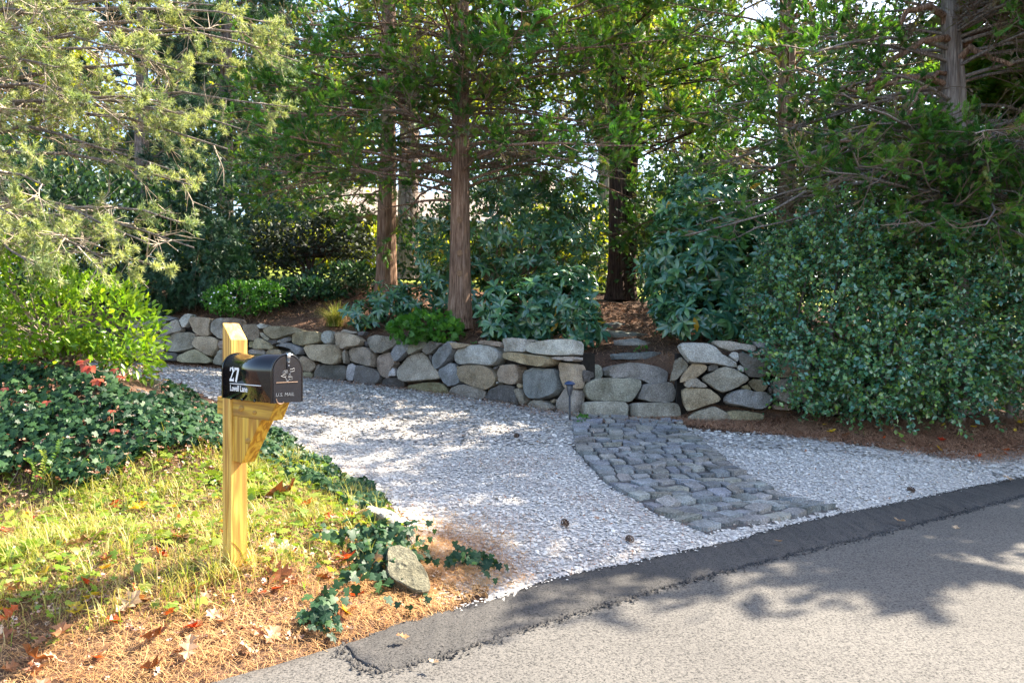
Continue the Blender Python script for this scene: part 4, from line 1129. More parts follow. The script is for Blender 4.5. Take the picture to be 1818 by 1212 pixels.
def conifer(name, label, base, H, r0, limbs, bark, leafmat, trunk_path=None, trunk_r=None, m1=12, m2=6, m3=5, spray=(.075, .135), template=None,
            twigmat=None, t_leaf=.3, live=.62, group=None, sag=.12, flat=.45, dry=None, b_len=(.25, .75), trunk_flute=.12, seed=0.0, up=.6, two=None, wide=1.0, l_r=.021):
    """limbs: (N,K,3) world centre lines"""
    root = tag(empty(name, base), label, 'tree', group)
    template = template or SPRAY
    if trunk_path is None:
        trunk_path = [base, (base[0] + .03, base[1], base[2] + H * .5), (base[0], base[1] + .05, base[2] + H)]
        trunk_r = [r0, r0 * .7, r0 * .12]
    trunk_mesh(root, 'trunk', trunk_path, trunk_r, bark, flute=trunk_flute, seed=seed)
    if two is not None:
        for tp, tr in two: trunk_mesh(root, 'trunk', tp, tr, bark, flute=trunk_flute, seed=seed + 7)
    L = np.linalg.norm(limbs[:, -1] - limbs[:, 0], axis=-1)
    V, Fq = tubes_np(limbs, taper(len(limbs), limbs.shape[1], l_r * (.45 + L / 3.5), .006), 5)
    part(root, 'limbs', V, Fq, bark, smooth=True, kind='stuff')
    S, D, t = spawn(limbs, m1, .12, 1.0, .5, 1.25, flat)
    Lb = rng.uniform(b_len[0], b_len[1], len(S)) * (1.15 - .55 * t)
    B = strands(S, D, Lb, 4, sag, .10, .12)
    S2, D2, t2 = spawn(B, m2, .15, 1.0, .35, 1.0, .8)
    W = strands(S2, D2, rng.uniform(.10, .26, len(S2)), 2, .05, .08, .1)
    tw = MB()
    V, Fq = tubes_np(B, taper(len(B), 4, .009, .003), 3); tw.add(V, Fq)
    Wv = W[~off_frame(W[:, 0])]; V, Fq = tubes_np(Wv, taper(len(Wv), 2, .004, .0012), 3); tw.add(V, Fq)
    o = tw.build('twigs', twigmat or M['twig'], root); o.data.transform(Matrix.Translation(-Vector(root.location))); o['kind'] = 'stuff'
    lv = (t > t_leaf * rng.uniform(.6, 1.5, len(B))) & (rng.uniform(size=len(B)) < live + .25 * (t > .8))
    keep = np.repeat(lv, m2) & (t2 > .22)
    Wk = W[keep]
    mb = MB()
    S3, D3, _ = spawn(Wk, m3, .2, 1.0, .05, .7)
    bt = np.repeat(np.clip(rng.normal(.45, .24, len(B)), 0, 1), m2)[keep]
    clump = np.repeat(np.clip(bt + rng.normal(0, .08, len(Wk)), 0, 1), m3)
    add_sprays(mb, S3, D3, spray, template, up, np.clip(clump + rng.normal(0, .12, len(S3)), 0, 1), wide)
    if lv.any():      # sprays straight on the live branchlets fill each pad
        S5, D5, _ = spawn(B[lv], 7 if template is SPRAY else 4, .3, 1.0, .2, .9)
        add_sprays(mb, S5, D5, spray, template, up, np.clip(np.repeat(rng.normal(.5, .22, lv.sum()), 7 if template is SPRAY else 4) + rng.normal(0, .1, len(S5)), 0, 1), wide)
    o = mb.build('foliage', leafmat, root); o.data.transform(Matrix.Translation(-Vector(root.location))); o['kind'] = 'stuff'
    if dry is not None and (~keep).any():
        Wd = W[~keep]; Wd = Wd[rng.uniform(size=len(Wd)) < .45]; S4, D4, _ = spawn(Wd, 2, .2, 1.0, .05, .7)
        mb = MB(); add_sprays(mb, S4, D4, (spray[0] * .7, spray[1] * .9), template, .0)
        o = mb.build('dry_foliage', dry, root); o.data.transform(Matrix.Translation(-Vector(root.location))); o['kind'] = 'stuff'
    return root

def limb_set(base, H, n, z0, z1, prof, K=8, rise=.25, droop=.35, az=None, azw=None, tiplift=.15):
    """limbs round a trunk; prof(f) = length at relative height f"""
    out = []
    for i in range(n):
        f = (i + random.random()) / n; z = z0 + (z1 - z0) * f
        a = (i * 2.39996 + random.uniform(-.5, .5)) if az is None else az + random.uniform(-azw, azw)
        L = prof(f) * random.uniform(.7, 1.15)
        t = np.linspace(0, 1, K); rs = rise * random.uniform(.4, 1.5); dr = droop * random.uniform(.5, 1.4)
        r = L * t; zz = base[2] + z + L * (rs * t - dr * t ** 2 + tiplift * t ** 4)
        aa = a + random.uniform(-.35, .35) * t
        out.append(np.stack([base[0] + r * np.cos(aa), base[1] + r * np.sin(aa), zz], -1) + np.array([0, 0, 0]))
    P = np.array(out); P += rng.normal(size=P.shape) * .025 * np.linspace(0, 1, K)[None, :, None]
    return P

def lobe_points(lobes, n, shell=.72, lump=.16):
    lobes = np.asarray(lobes, float); w = lobes[:, 3] * lobes[:, 5] + lobes[:, 4] * lobes[:, 5]; w = w / w.sum()
    k = rng.choice(len(lobes), n, p=w); d = rvec(n)
    rr = shell + (1 - shell) * rng.uniform(0, 1, n) ** .6
    lum = 1 + lump * (np.sin(d[:, 0] * 7 + k) * np.sin(d[:, 1] * 8 + 2 * k) + .6 * np.sin(d[:, 2] * 11 + k) * np.sin(d[:, 0] * 13))
    P = lobes[k, :3] + d * lobes[k, 3:] * (rr * lum)[:, None]
    nrm = unit(d / lobes[k, 3:])
    inside = np.zeros(n, bool)
    for j, lb in enumerate(lobes):
        q = ((P - lb[:3]) / lb[3:]); inside |= ((q ** 2).sum(1) < .30) & (k != j)
    return P[~inside], nrm[~inside]

def px_lobe(u, v, D, ru, rv, rd):
    c = pix(u, v, D); s = D / F_PX
    return (c[0], c[1], c[2], ru * s, rd, rv * s)

def put_leaves(root, name, P, Rm, S, template, mat, n_obj, front=True, tint=None, camfrac=.35):
    """the n_obj leaves nearest the camera as objects of their own, the rest as one mass"""
    n = len(P); S = np.asarray(S, float)
    if S.ndim == 1: S = np.repeat(S[:, None], 3, 1)
    d = np.linalg.norm(P - np.array([0, 0, CAM_Z]), axis=1)
    order = np.argsort(d); pool = order[:max(n_obj, int(n * camfrac))]
    vis = np.abs(P[pool, 0]) / P[pool, 1] < .69; pool = pool[vis]
    sel = rng.choice(pool, min(n_obj, len(pool)), replace=False) if n_obj else np.array([], int)
    rest = np.ones(n, bool); rest[sel] = False
    V, Fc = scatter(template[0], template[1], P[rest], Rm[rest], S[rest])
    ti = rng.uniform(0, 1, rest.sum()) if tint is None else tint[rest]
    part(root, 'foliage' if name == 'leaf' else name + '_mass', V, Fc, mat, np.repeat(ti, len(template[0])), kind='stuff')
    if len(sel):
        me = bpy.data.meshes.new(name)
        me.from_pydata([tuple(v) for v in template[0]], [], [tuple(int(i) for i in f) for f in template[1]]); me.update(); me.materials.append(mat)
        loc = np.array(root.location)
        for i in sel:
            o = bpy.data.objects.new(name, me)
            m4 = np.eye(4); m4[:3, :3] = Rm[i] * S[i][None, :]; m4[:3, 3] = P[i] - loc
            COL.objects.link(o); o.parent = root; o.matrix_basis = Matrix(m4.tolist())

def stems(root, base, P, n, r0, mat, spread=.25, name='stem', parts=True, up=.6):
    idx = rng.choice(len(P), min(n, len(P)), replace=False); mb = MB()
    for i in idx:
        a = rng.uniform(0, 2 * math.pi); s = np.array([base[0] + spread * math.cos(a) * rng.uniform(0, 1), base[1] + spread * math.sin(a) * rng.uniform(0, 1), base[2] - .05])
        e = P[i]; t = np.linspace(0, 1, 7)[:, None]
        mid = s * .45 + e * .55 + np.array([0, 0, up * .3 * np.linalg.norm(e - s)]) * .5
        Q = (1 - t) ** 2 * s + 2 * t * (1 - t) * mid + t ** 2 * e + rng.normal(size=(7, 3)) * .012 * np.linalg.norm(e - s) * t * (1 - t) * 4
        V, Fq = tubes_np(Q[None], taper(1, 7, r0 * rng.uniform(.7, 1.2), r0 * .25), 6); mb.add(V, Fq)
    o = mb.build(name, mat, root, True); o.data.transform(Matrix.Translation(-Vector(root.location))); o['kind'] = 'stuff'
    return o

def whorls(P, A, m, ln, wd, el=(-.45, .55)):
    """leaf positions and frames of leaf whorls at P with axis A"""
    n = len(P); a = (np.arange(m) / m * 2 * math.pi)[None] + rng.uniform(0, 6, (n, 1)) + rng.uniform(-.25, .25, (n, m))
    ref = unit(np.cross(A, rng.normal(size=A.shape))); bi = np.cross(A, ref)
    e = rng.uniform(el[0], el[1], (n, m))
    side = ref[:, None] * np.cos(a)[..., None] + bi[:, None] * np.sin(a)[..., None]
    D = side * np.cos(e)[..., None] + A[:, None] * np.sin(e)[..., None]
    nrm = A[:, None] * np.cos(e)[..., None] - side * np.sin(e)[..., None] + rng.normal(size=D.shape) * .12
    D = D.reshape(-1, 3); Rm = frames(D, nrm.reshape(-1, 3))
    L = rng.uniform(ln[0], ln[1], len(D))
    return np.repeat(P, m, 0), Rm, np.c_[L, L * wd, L]

def gz_at(x, y): return h1(x, y)

# ------------------------------------------------------------------ cedars
cedar_prof = lambda a, b: (lambda f: a + (b - a) * f)
b1 = (pixX(816, 11.8), 11.8, gz_at(pixX(816, 11.8), 11.8))
lm = np.concatenate([limb_set(b1, 10, 62, 2.15, 9.2, lambda f: 3.1 * (1 - f) ** .7 + .5, rise=.38, droop=.50, tiplift=.14),
                     limb_set(b1, 10, 26, 2.0, 4.4, lambda f: 3.3, rise=.15, droop=.35, az=math.pi, azw=.8),
                     limb_set(b1, 10, 20, 2.3, 4.6, lambda f: 3.0, rise=.22, droop=.30, az=-.1, azw=.8),
                     limb_set(b1, 10, 30, 2.7, 5.6, lambda f: 1.9, rise=.38, droop=.35, az=-1.57, azw=1.0)])
t1 = conifer('cedar_tree', 'tall red cedar with three sawn knots on its bare straight trunk', b1, 10.5, .175, lm, M['bark_cedar'], M['lf_cedar'], group='cedars behind the wall',
             dry=M['lf_cedar_dry'], t_leaf=.30, seed=3.0, m1=12, m2=6)
for v in (390, 449, 485):     # sawn branch knots
    p = pix(816, v, 11.8 - .165)
    V, Fq = lathe([(.052, -.03), (.050, .012), (.034, .022), (.030, .012), (.016, .014), (.001, .016)], 14)
    Rm_ = np.array([[1, 0, 0], [0, 0, -1], [0, 1, 0]], float)
    part(t1, 'knot', V @ Rm_.T + p, Fq, simple_mat('sawn_knot_wood', (0.34, 0.20, 0.11), .8, noise=(60, (.16, .09, .05))), smooth=True)

b2 = (pixX(684, 14.2), 14.2, gz_at(pixX(684, 14.2), 14.2))
lm = np.concatenate([limb_set(b2, 11, 50, 2.6, 10, lambda f: 2.7 * (1 - f) ** .7 + .4, rise=.25, droop=.45),
                     limb_set(b2, 11, 22, 2.0, 4.5, lambda f: 2.8, rise=.1, droop=.35, az=math.pi * .98, azw=.9)])
conifer('cedar_tree', 'red cedar with a split fluted trunk left of the knotted cedar', b2, 11, .19, lm, M['bark_cedar'], M['lf_cedar'], group='cedars behind the wall',
        trunk_path=[b2, (b2[0] + .05, b2[1], b2[2] + 3), (b2[0] + .1, b2[1], b2[2] + 11)], trunk_r=[.19, .15, .03], trunk_flute=.3, dry=M['lf_cedar_dry'], seed=11.0, m1=10, m2=5, t_leaf=.3)

b3 = (pixX(1103, 15), 15.0, gz_at(pixX(1103, 15), 15))
lm = np.concatenate([limb_set(b3, 12, 60, 3.0, 11, lambda f: 3.4 * (1 - f) ** .7 + .4, rise=.35, droop=.45),
                     limb_set(b3, 12, 16, 2.6, 5.5, lambda f: 3.2, rise=.22, droop=.35, az=-.2, azw=.9), limb_set(b3, 12, 26, 3.1, 6.6, lambda f: 2.1, rise=.38, droop=.4, az=-1.6, azw=.9)])
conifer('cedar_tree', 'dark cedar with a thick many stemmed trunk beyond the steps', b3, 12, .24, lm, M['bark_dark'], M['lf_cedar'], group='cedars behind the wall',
        trunk_path=[(b3[0] - .08, b3[1], b3[2]), (b3[0] - .06, b3[1], b3[2] + 3.5), (b3[0] - .3, b3[1], b3[2] + 11)], trunk_r=[.20, .16, .03], trunk_flute=.30, dry=M['lf_cedar_dry'], seed=21.0, m1=13, m2=6,
        two=[([(b3[0] + .17, b3[1] + .08, b3[2]), (b3[0] + .20, b3[1] + .1, b3[2] + 2.4), (b3[0] + .8, b3[1] + .2, b3[2] + 8)], [.14, .11, .03])])

b4 = (pixX(1692, 9.4), 9.4, gz_at(pixX(1692, 9.4), 9.4))
lm = np.concatenate([limb_set(b4, 9, 54, 2.7, 6.4, lambda f: 3.0 * (1 - f) ** .55 + .3, rise=.28, droop=.42),
                     limb_set(b4, 9, 22, 2.5, 4.6, lambda f: 3.1, rise=.18, droop=.40, az=math.pi * 1.02, azw=.75), limb_set(b4, 9, 26, 2.3, 3.5, lambda f: 1.9, rise=.12, droop=.40, az=-1.9, azw=1.0)])
_d = lm[:, -1] - lm[:, 0]; _az = np.arctan2(_d[:, 1], _d[:, 0]); _z = lm[:, 0, 2] - b4[2]
lm = lm[~((np.abs(_az + 1.75) < .75) & (_z > 3.6) & (_z < 5.9))]; lm += np.cumsum(rng.normal(size=lm.shape) * .035, axis=1) * np.linspace(0, 1, lm.shape[1])[None, :, None]
lm = np.concatenate([lm, limb_set(b4, 9, 20, 4.7, 5.9, lambda f: 1.9, rise=.10, droop=.22, az=-1.25, azw=.35), limb_set(b4, 9, 18, 4.2, 5.9, lambda f: 2.6, rise=.15, droop=.25, az=-.85, azw=.35)])
t4 = conifer('cedar_tree', 'large cedar with pale peeling trunk and twisted limbs above the holly hedge', b4, 9, .17, lm, M['bark_grey'], M['lf_cedar'], group='cedars behind the wall',
        trunk_path=[b4, (b4[0], b4[1], b4[2] + 4), (b4[0] - .1, b4[1], b4[2] + 7.0)], trunk_r=[.2, .135, .03], trunk_flute=.25, dry=M['lf_cedar_dry'], seed=31.0, m1=11, m2=6, m3=7, spray=(.06, .11), t_leaf=.32, twigmat=M['twig'], l_r=.022, live=.60)
for (u0, v0, u1, v1, dD, r) in ((1690, 40, 1570, 20, -.3, .05), (1690, 70, 1540, 132, -.7, .05), (1690, 30, 1830, 10, -.3, .05), (1700, 90, 1840, 55, -.2, .045), (1690, 110, 1790, 95, -.5, .05), (1685, 150, 1500, 150, -.9, .04), (1690, 130, 1600, 190, -.9, .03), (1690, 200, 1480, 240, -1.0, .03), (1690, 240, 1560, 300, -1.1, .028)):
    s0, e0 = pix(u0, v0, 9.4), pix(u1, v1, 9.4 + dD); tt = np.linspace(0, 1, 9)[:, None]
    q = s0 * (1 - tt) + e0 * tt + np.array([0, 0, 1.0]) * .12 * np.sin(tt * math.pi * 1.5) + rng.normal(size=(9, 3)) * .03
    V, Fq = tubes_np(q[None], taper(1, 9, r, r * .45), 8); part(t4, 'limb', V, Fq, M['bark_cedar'], smooth=True)

b5 = (9.6, 11.5, gz_at(9.6, 11.5))
lm = np.concatenate([limb_set(b5, 9.6, 80, 2.5, 8.8, lambda f: 3.2 * (1 - f * f) ** .6 + .3, rise=.3, droop=.30), limb_set(b5, 9.6, 26, 3.4, 6.4, lambda f: 3.4, rise=.2, droop=.25, az=-2.6, azw=.6)])
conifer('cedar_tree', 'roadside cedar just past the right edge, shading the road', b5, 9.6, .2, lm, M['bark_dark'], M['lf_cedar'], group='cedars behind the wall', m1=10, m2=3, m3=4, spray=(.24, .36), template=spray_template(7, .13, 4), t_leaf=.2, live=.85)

b9 = (4.7, 12.7, gz_at(4.7, 12.7))
lm = limb_set(b9, 10, 66, 1.6, 9.0, lambda f: 2.9 * (1 - f * f) ** .6 + .3, rise=.28, droop=.4)
conifer('cedar_tree', 'dense green cedar rising behind the right rhododendron', b9, 9.6, .18, lm, M['bark_cedar'], M['lf_cedar'], group='cedars behind the wall', m1=11, m2=4, m3=3, spray=(.13, .2), t_leaf=.28, dry=M['lf_cedar_dry'], live=.55)
# blue cedar sprawling in from the left
b6 = (-6.2, 7.6, gz_at(-6.2, 7.6))
ends = [(545,70,7.0),(530,110,6.9),(510,190,6.9),(470,40,6.8),(430,230,6.6),(405,265,6.3),(360,210,6.3),(330,130,6.5),(345,330,6.1),(300,300,6.2),(345,440,5.9),(310,480,5.7),(260,430,5.7),(200,470,5.5),
        (120,420,5.3),(80,330,5.2),(60,470,5.2),(20,380,5.1),(100,120,5.7),(180,180,5.8),(240,90,6.1),(60,40,5.6),(160,20,5.9),(260,0,6.2),(380,10,6.6),(0,200,5.2),(10,60,5.3),
        (300,-60,6.3),(150,-100,6.0),(450,-60,6.8),(40,-60,5.6),(280,180,6.0),(340,60,6.4),(420,120,6.7),(-60,300,5.2),(-60,120,5.3),(320,395,5.9),(150,440,5.2)]
lim = []
for (u, v, D) in ends:
    e = pix(u, v, D); z0 = max(e[2] + rng.uniform(.1, .9), b6[2] + .8)
    s = np.array([b6[0] + rng.uniform(-.1, .1), b6[1] + rng.uniform(-.1, .1), z0 - .2])
    t = np.linspace(0, 1, 9)[:, None]; L = np.linalg.norm(e - s)
    q = s * (1 - t) + e * t + np.array([0, 0, 1.0]) * (.22 * L * t * (1 - t)) + rng.normal(size=(9, 3)) * .04 * t * (1 - t) * 4
    lim.append(q)
lim = np.array(lim)
conifer('blue_cedar_tree', 'pale blue green cedar with sprawling sunlit branches at the upper left', b6, 7, .2, lim, M['bark_grey'], M['lf_blue'], twigmat=M['twig_pale'],
        trunk_path=[b6, (b6[0] - .1, b6[1], b6[2] + 3.5), (b6[0], b6[1], b6[2] + 7.5)], trunk_r=[.22, .16, .03], m1=19, m2=6, m3=6, spray=(.034, .056), template=TUFT, t_leaf=.22, live=.44, sag=.30, flat=.5, b_len=(.16, .48), up=.15, l_r=.02)

# ------------------------------------------------------------------ rhododendrons
RH = leaf_template(1.0, .05, .16)
def rhododendron(name, label, lobes, n, base_uvD, ln, n_obj, mat='lf_rhodo', m=8, wd=.34, yellow=10, dens_shell=.7, nst=26, cat='shrub', group='rhododendrons'):
    u, v, D = base_uvD; bx = pixX(u, D); base = (bx, D, gz_at(bx, D))
    root = tag(empty(name, base), label, cat, group)
    P, Nn = lobe_points(lobes, n, dens_shell)
    ok = P[:, 2] > height(P[:, 0], P[:, 1]) + .08; P, Nn = P[ok], Nn[ok]
    A = unit(Nn * .8 + np.array([0, -.15, .55]) + rng.normal(size=Nn.shape) * .3)
    LP, Rm, S = whorls(P, A, m, ln, wd)
    put_leaves(root, 'leaf', LP, Rm, S, RH, M[mat], n_obj)
    stems(root, base, P, nst, .018, M['twig'])
    if yellow:
        k = rng.choice(np.argsort(P[:, 1])[:len(P) // 2], yellow, replace=False)
        D2 = unit(rng.normal(size=(yellow, 3)) * .6 + np.array([0, -.4, -.7])); R2 = frames(D2, unit(rng.normal(size=(yellow, 3)) + np.array([0, -1.5, .3])))
        me = bpy.data.meshes.new('yellow_leaf'); me.from_pydata([tuple(x) for x in RH[0]], [], [tuple(int(i) for i in f) for f in RH[1]]); me.materials.append(M['lf_yellow'])
        for i in range(yellow):
            o = bpy.data.objects.new('leaf', me); m4 = np.eye(4); L_ = rng.uniform(*ln); m4[:3, :3] = R2[i] * np.array([L_, L_ * wd, L_])[None]; m4[:3, 3] = P[k[i]] + np.array([0, -.05, -.03]) - np.array(base)
            COL.objects.link(o); o.parent = root; o.matrix_basis = Matrix(m4.tolist()); o['label'] = 'yellowed leaf'
    return root
rhododendron('rhododendron', 'tall glossy rhododendron right of the path beside the holly hedge',
             [px_lobe(1265, 390, 10.9, 100, 90, .8), px_lobe(1240, 470, 10.7, 105, 95, .85), px_lobe(1320, 470, 10.5, 70, 100, .7), px_lobe(1250, 560, 10.3, 85, 50, .6), px_lobe(1340, 560, 10.2, 60, 50, .5), px_lobe(1200, 520, 10.8, 50, 70, .5)],
             760, (1270, 600, 10.9), (.15, .22), 290, yellow=12)
rhododendron('rhododendron', 'low spreading rhododendron just behind the wall left of the steps',
             [px_lobe(940, 545, 11.3, 85, 60, .7), px_lobe(1000, 530, 11.2, 60, 55, .6), px_lobe(900, 570, 11.2, 45, 35, .45), px_lobe(1035, 585, 10.7, 35, 28, .35)],
             340, (950, 600, 11.4), (.15, .22), 240, yellow=5)
rhododendron('rhododendron', 'open tall rhododendron with yellow leaves between the knotted and dark cedars',
             [px_lobe(910, 420, 13.2, 130, 95, .9), px_lobe(990, 430, 13.3, 85, 85, .8), px_lobe(790, 450, 13.0, 55, 85, .6), px_lobe(840, 510, 12.9, 90, 60, .7), px_lobe(960, 350, 13.4, 110, 50, .8)],
             620, (900, 560, 13.3), (.14, .20), 160, yellow=14, nst=40)
rhododendron('laurel_shrub', 'low dark laurel at the foot of the split trunk cedar',
             [px_lobe(690, 540, 12.9, 55, 35, .5), px_lobe(650, 555, 12.7, 40, 25, .4), px_lobe(740, 535, 12.9, 40, 30, .4)], 150, (690, 560, 12.9), (.12, .19), 120, yellow=4, nst=14, m=7, group=None)

# ------------------------------------------------------------------ holly hedge
hb = (4.4, 9.0, gz_at(4.4, 9.0))
hedge = tag(empty('holly_hedge', hb), 'dense glossy dark green holly hedge at the right', 'hedge')
hl = [px_lobe(1470, 560, 8.9, 120, 170, .8), px_lobe(1600, 570, 8.9, 120, 180, .8), px_lobe(1730, 560, 9.1, 110, 185, .8), px_lobe(1850, 550, 9.4, 120, 190, .9), px_lobe(1430, 640, 8.75, 75, 105, .55),
      px_lobe(1540, 660, 8.5, 100, 95, .6), px_lobe(1500, 450, 9.2, 110, 90, .8), px_lobe(1640, 420, 9.4, 120, 110, .8), px_lobe(1760, 360, 9.6, 120, 120, .8), px_lobe(1900, 380, 9.8, 120, 140, .9),
      px_lobe(1400, 520, 9.2, 60, 110, .5), px_lobe(1680, 640, 8.8, 90, 85, .5), px_lobe(1380, 590, 9.3, 45, 60, .4), px_lobe(2000, 560, 9.9, 120, 190, .9)]
P, Nn = lobe_points(hl, 14000, .52, .26)
ok = (P[:, 2] > height(P[:, 0], P[:, 1]) + .10) & (P[:, 1] > np.interp(P[:, 0], [2.5, 4, 7], [8.2, 7.85, 8.6])); P, Nn = P[ok], Nn[ok]
SD = unit(Nn * .7 + rvec(len(P)) * .7 + np.array([0, -.1, .35]))
SH = strands(P, SD, rng.uniform(.10, .26, len(P)) * (1 + 1.0 * (rng.uniform(size=len(P)) < .06)), 3, .15, .1)
V, Fq = tubes_np(SH[:, ::2], taper(len(SH), 2, .003, .0015), 3); part(hedge, 'shoots', V, Fq, M['twig'], kind='stuff')
m = 8; lp, lt = interp_poly(SH, np.tile(np.linspace(.1, 1, m), (len(SH), 1)) + rng.uniform(-.05, .05, (len(SH), m)))
lp, lt = lp.reshape(-1, 3), lt.reshape(-1, 3)
D = unit(lt * .5 + rvec(len(lp)) * .9); nr = unit(np.repeat(Nn, m, 0) * .5 + rng.normal(size=lp.shape) * .5 + np.array([0, 0, .7]))
s_ = rng.uniform(.034, .078, len(lp))
V, Fc = scatter(LEAF2[0], LEAF2[1], lp, frames(D, nr), np.c_[s_, s_ * 1.15, s_])
sh_t = np.repeat(np.clip(rng.beta(1.4, 2.4, len(P)), 0, 1), m) + np.tile(np.linspace(-.1, .15, m), len(P))
part(hedge, 'foliage', V, Fc, M['lf_holly'], np.repeat(np.clip(sh_t, 0, .999), 4), kind='stuff')
for (u, v0, v1, D, r) in ((1705, 765, 420, 9.0, .045), (1560, 762, 450, 9.0, .03), (1620, 762, 430, 9.2, .03), (1790, 755, 400, 9.3, .04), (1480, 755, 480, 9.1, .03), (1420, 745, 500, 9.2, .025)):
    q = np.array([pix(u, v0 + 20, D), pix(u + 6, (v0 * 2 + v1) / 3, D), pix(u - 8, (v0 + v1 * 2) / 3, D + .05), pix(u + 10, v1, D + .1)])
    V, Fq = tubes_np(q[None], taper(1, 4, r, r * .5), 8); part(hedge, 'stem', V, Fq, M['bark_grey'], smooth=True)
stems(hedge, (4.6, 9.5, hb[2]), P[P[:, 1] > 8.9], 60, .010, M['twig'], .5, 'twigs')

# ------------------------------------------------------------------ shrubs and low plants on the terrace
def bush(name, label, lobes, n, base_uvD, template, mat, size, wid, n_obj=0, nst=12, cat='shrub', shell=.6, upw=.4, stem_r=.012, group=None, dirdown=0.0, stemmat=None, tintpow=None):
    u, v, D = base_uvD; bx = pixX(u, D); base = (bx, D, gz_at(bx, D))
    root = tag(empty(name, base), label, cat, group)
    P, Nn = lobe_points(lobes, n, shell)
    ok = P[:, 2] > height(P[:, 0], P[:, 1]) + .03; P, Nn = P[ok], Nn[ok]
    Dr = unit(Nn * .9 + rvec(len(P)) * .8 + np.array([0, 0, upw]) + np.array([0, 0, -dirdown])); nr = unit(Nn * .5 + rng.normal(size=P.shape) * .5 + np.array([0, 0, .7]))
    s = rng.uniform(size[0], size[1], len(P)); S = np.c_[s, s * wid, s]
    put_leaves(root, 'leaf', P, frames(Dr, nr), S, template, M[mat], n_obj)
    if nst: stems(root, base, P, nst, stem_r, stemmat or M['twig'])
    return root
LF = leaf_template(1.0, .05, .08)
bush('yew_shrub', 'feathery dark spreading yew behind the far left wall', [px_lobe(350, 480, 14.3, 95, 60, .9), px_lobe(290, 505, 14.2, 60, 45, .7), px_lobe(410, 500, 14.2, 60, 45, .7), px_lobe(380, 430, 14.5, 55, 35, .6)],
     2600, (350, 540, 14.4), YEW, 'lf_yew', (.14, .24), 1.0, nst=20, dirdown=.5, upw=0)
fl = bush('flowering_shrub', 'rounded bright green shrub with tiny white flowers above the wall', [px_lobe(430, 530, 13.6, 55, 30, .5), px_lobe(470, 525, 13.6, 35, 25, .4), px_lobe(395, 535, 13.5, 30, 22, .35)],
     2600, (430, 560, 13.6), LEAF2, 'lf_green', (.05, .085), 1.0, nst=14)
P, Nn = lobe_points([px_lobe(410, 528, 13.5, 50, 26, .5), px_lobe(470, 520, 13.5, 30, 20, .4)], 60, .98)
V, Fc = scatter(IVY[0], IVY[1], P, frames(rvec(len(P)), unit(Nn + np.array([0, -.5, .5]))), np.full(len(P), .035)); part(fl, 'flowers', V, Fc, M['white_vinyl'], kind='stuff')
# dark Japanese maple
mb_ = (pixX(550, 15), 15.0, gz_at(pixX(550, 15), 15))
mpl = tag(empty('maple_tree', mb_), 'small dark layered maple with a forked trunk above the wall', 'tree')
P, Nn = lobe_points([px_lobe(560, 420, 15, 95, 35, .9), px_lobe(500, 450, 15, 55, 28, .7), px_lobe(620, 440, 15, 50, 35, .7), px_lobe(600, 400, 15.2, 60, 30, .7), px_lobe(480, 420, 15.3, 40, 25, .5)], 4200, .35)
V, Fc = scatter(IVY[0], IVY[1], P, frames(unit(rvec(len(P)) + np.array([0, 0, -.3])), unit(rng.normal(size=P.shape) * .5 + np.array([0, 0, 1]))), rng.uniform(.05, .085, len(P)))
part(mpl, 'crown', V, Fc, M['lf_maple'], np.repeat(rng.uniform(0, 1, len(P)), 13), kind='stuff')
for k, (du, dv) in enumerate(((-45, -95), (-15, -110), (20, -105), (55, -90), (0, -60), (-60, -55), (70, -60))):
    e = pix(550 + du, 515 + dv, 15 + .1 * (k % 3 - 1)); s0 = np.array(mb_) + np.array([0, 0, -.05]); mid = pix(550 + du * .25, 515 + dv * .45, 15)
    q = np.array([s0, s0 * .5 + mid * .5, mid, mid * .5 + e * .5 + np.array([0, 0, -.04]), e])
    V, Fq = tubes_np(q[None], taper(1, 5, .055 - .004 * k, .012), 7); part(mpl, 'trunk' if k == 0 else 'branch', V, Fq, M['bark_dark'], smooth=True)
stems(mpl, (mb_[0], mb_[1], mb_[2] + .75), P, 60, .012, M['bark_dark'], .1, 'twigs', up=.1)

def grass_blades(P, H, lean, width, n_seg=3, tint=None):
    n = len(P); a = rng.uniform(0, 2 * math.pi, n); d = np.c_[np.cos(a), np.sin(a), np.zeros(n)]; sd = np.c_[-np.sin(a), np.cos(a), np.zeros(n)]
    t = np.linspace(0, 1, n_seg + 1)
    C = P[:, None] + np.array([0, 0, 1.0]) * (H[:, None] * t)[..., None] * (1 - .45 * lean[:, None, None] * t[None, :, None]) + d[:, None] * (H * lean)[:, None, None] * (t ** 2)[None, :, None]
    w = width[:, None] * (1 - t ** 1.5)[None] + .0004
    A = C - sd[:, None] * w[..., None]; B = C + sd[:, None] * w[..., None]
    V = np.stack([A, B], 2).reshape(-1, 3); k = 2 * (n_seg + 1)
    idx = np.arange(n * k).reshape(n, n_seg + 1, 2)
    Fq = np.stack([idx[:, :-1, 0], idx[:, :-1, 1], idx[:, 1:, 1], idx[:, 1:, 0]], -1).reshape(-1, 4)
    ti = rng.uniform(0, 1, n) if tint is None else tint
    return V, Fq, np.repeat(ti, k)
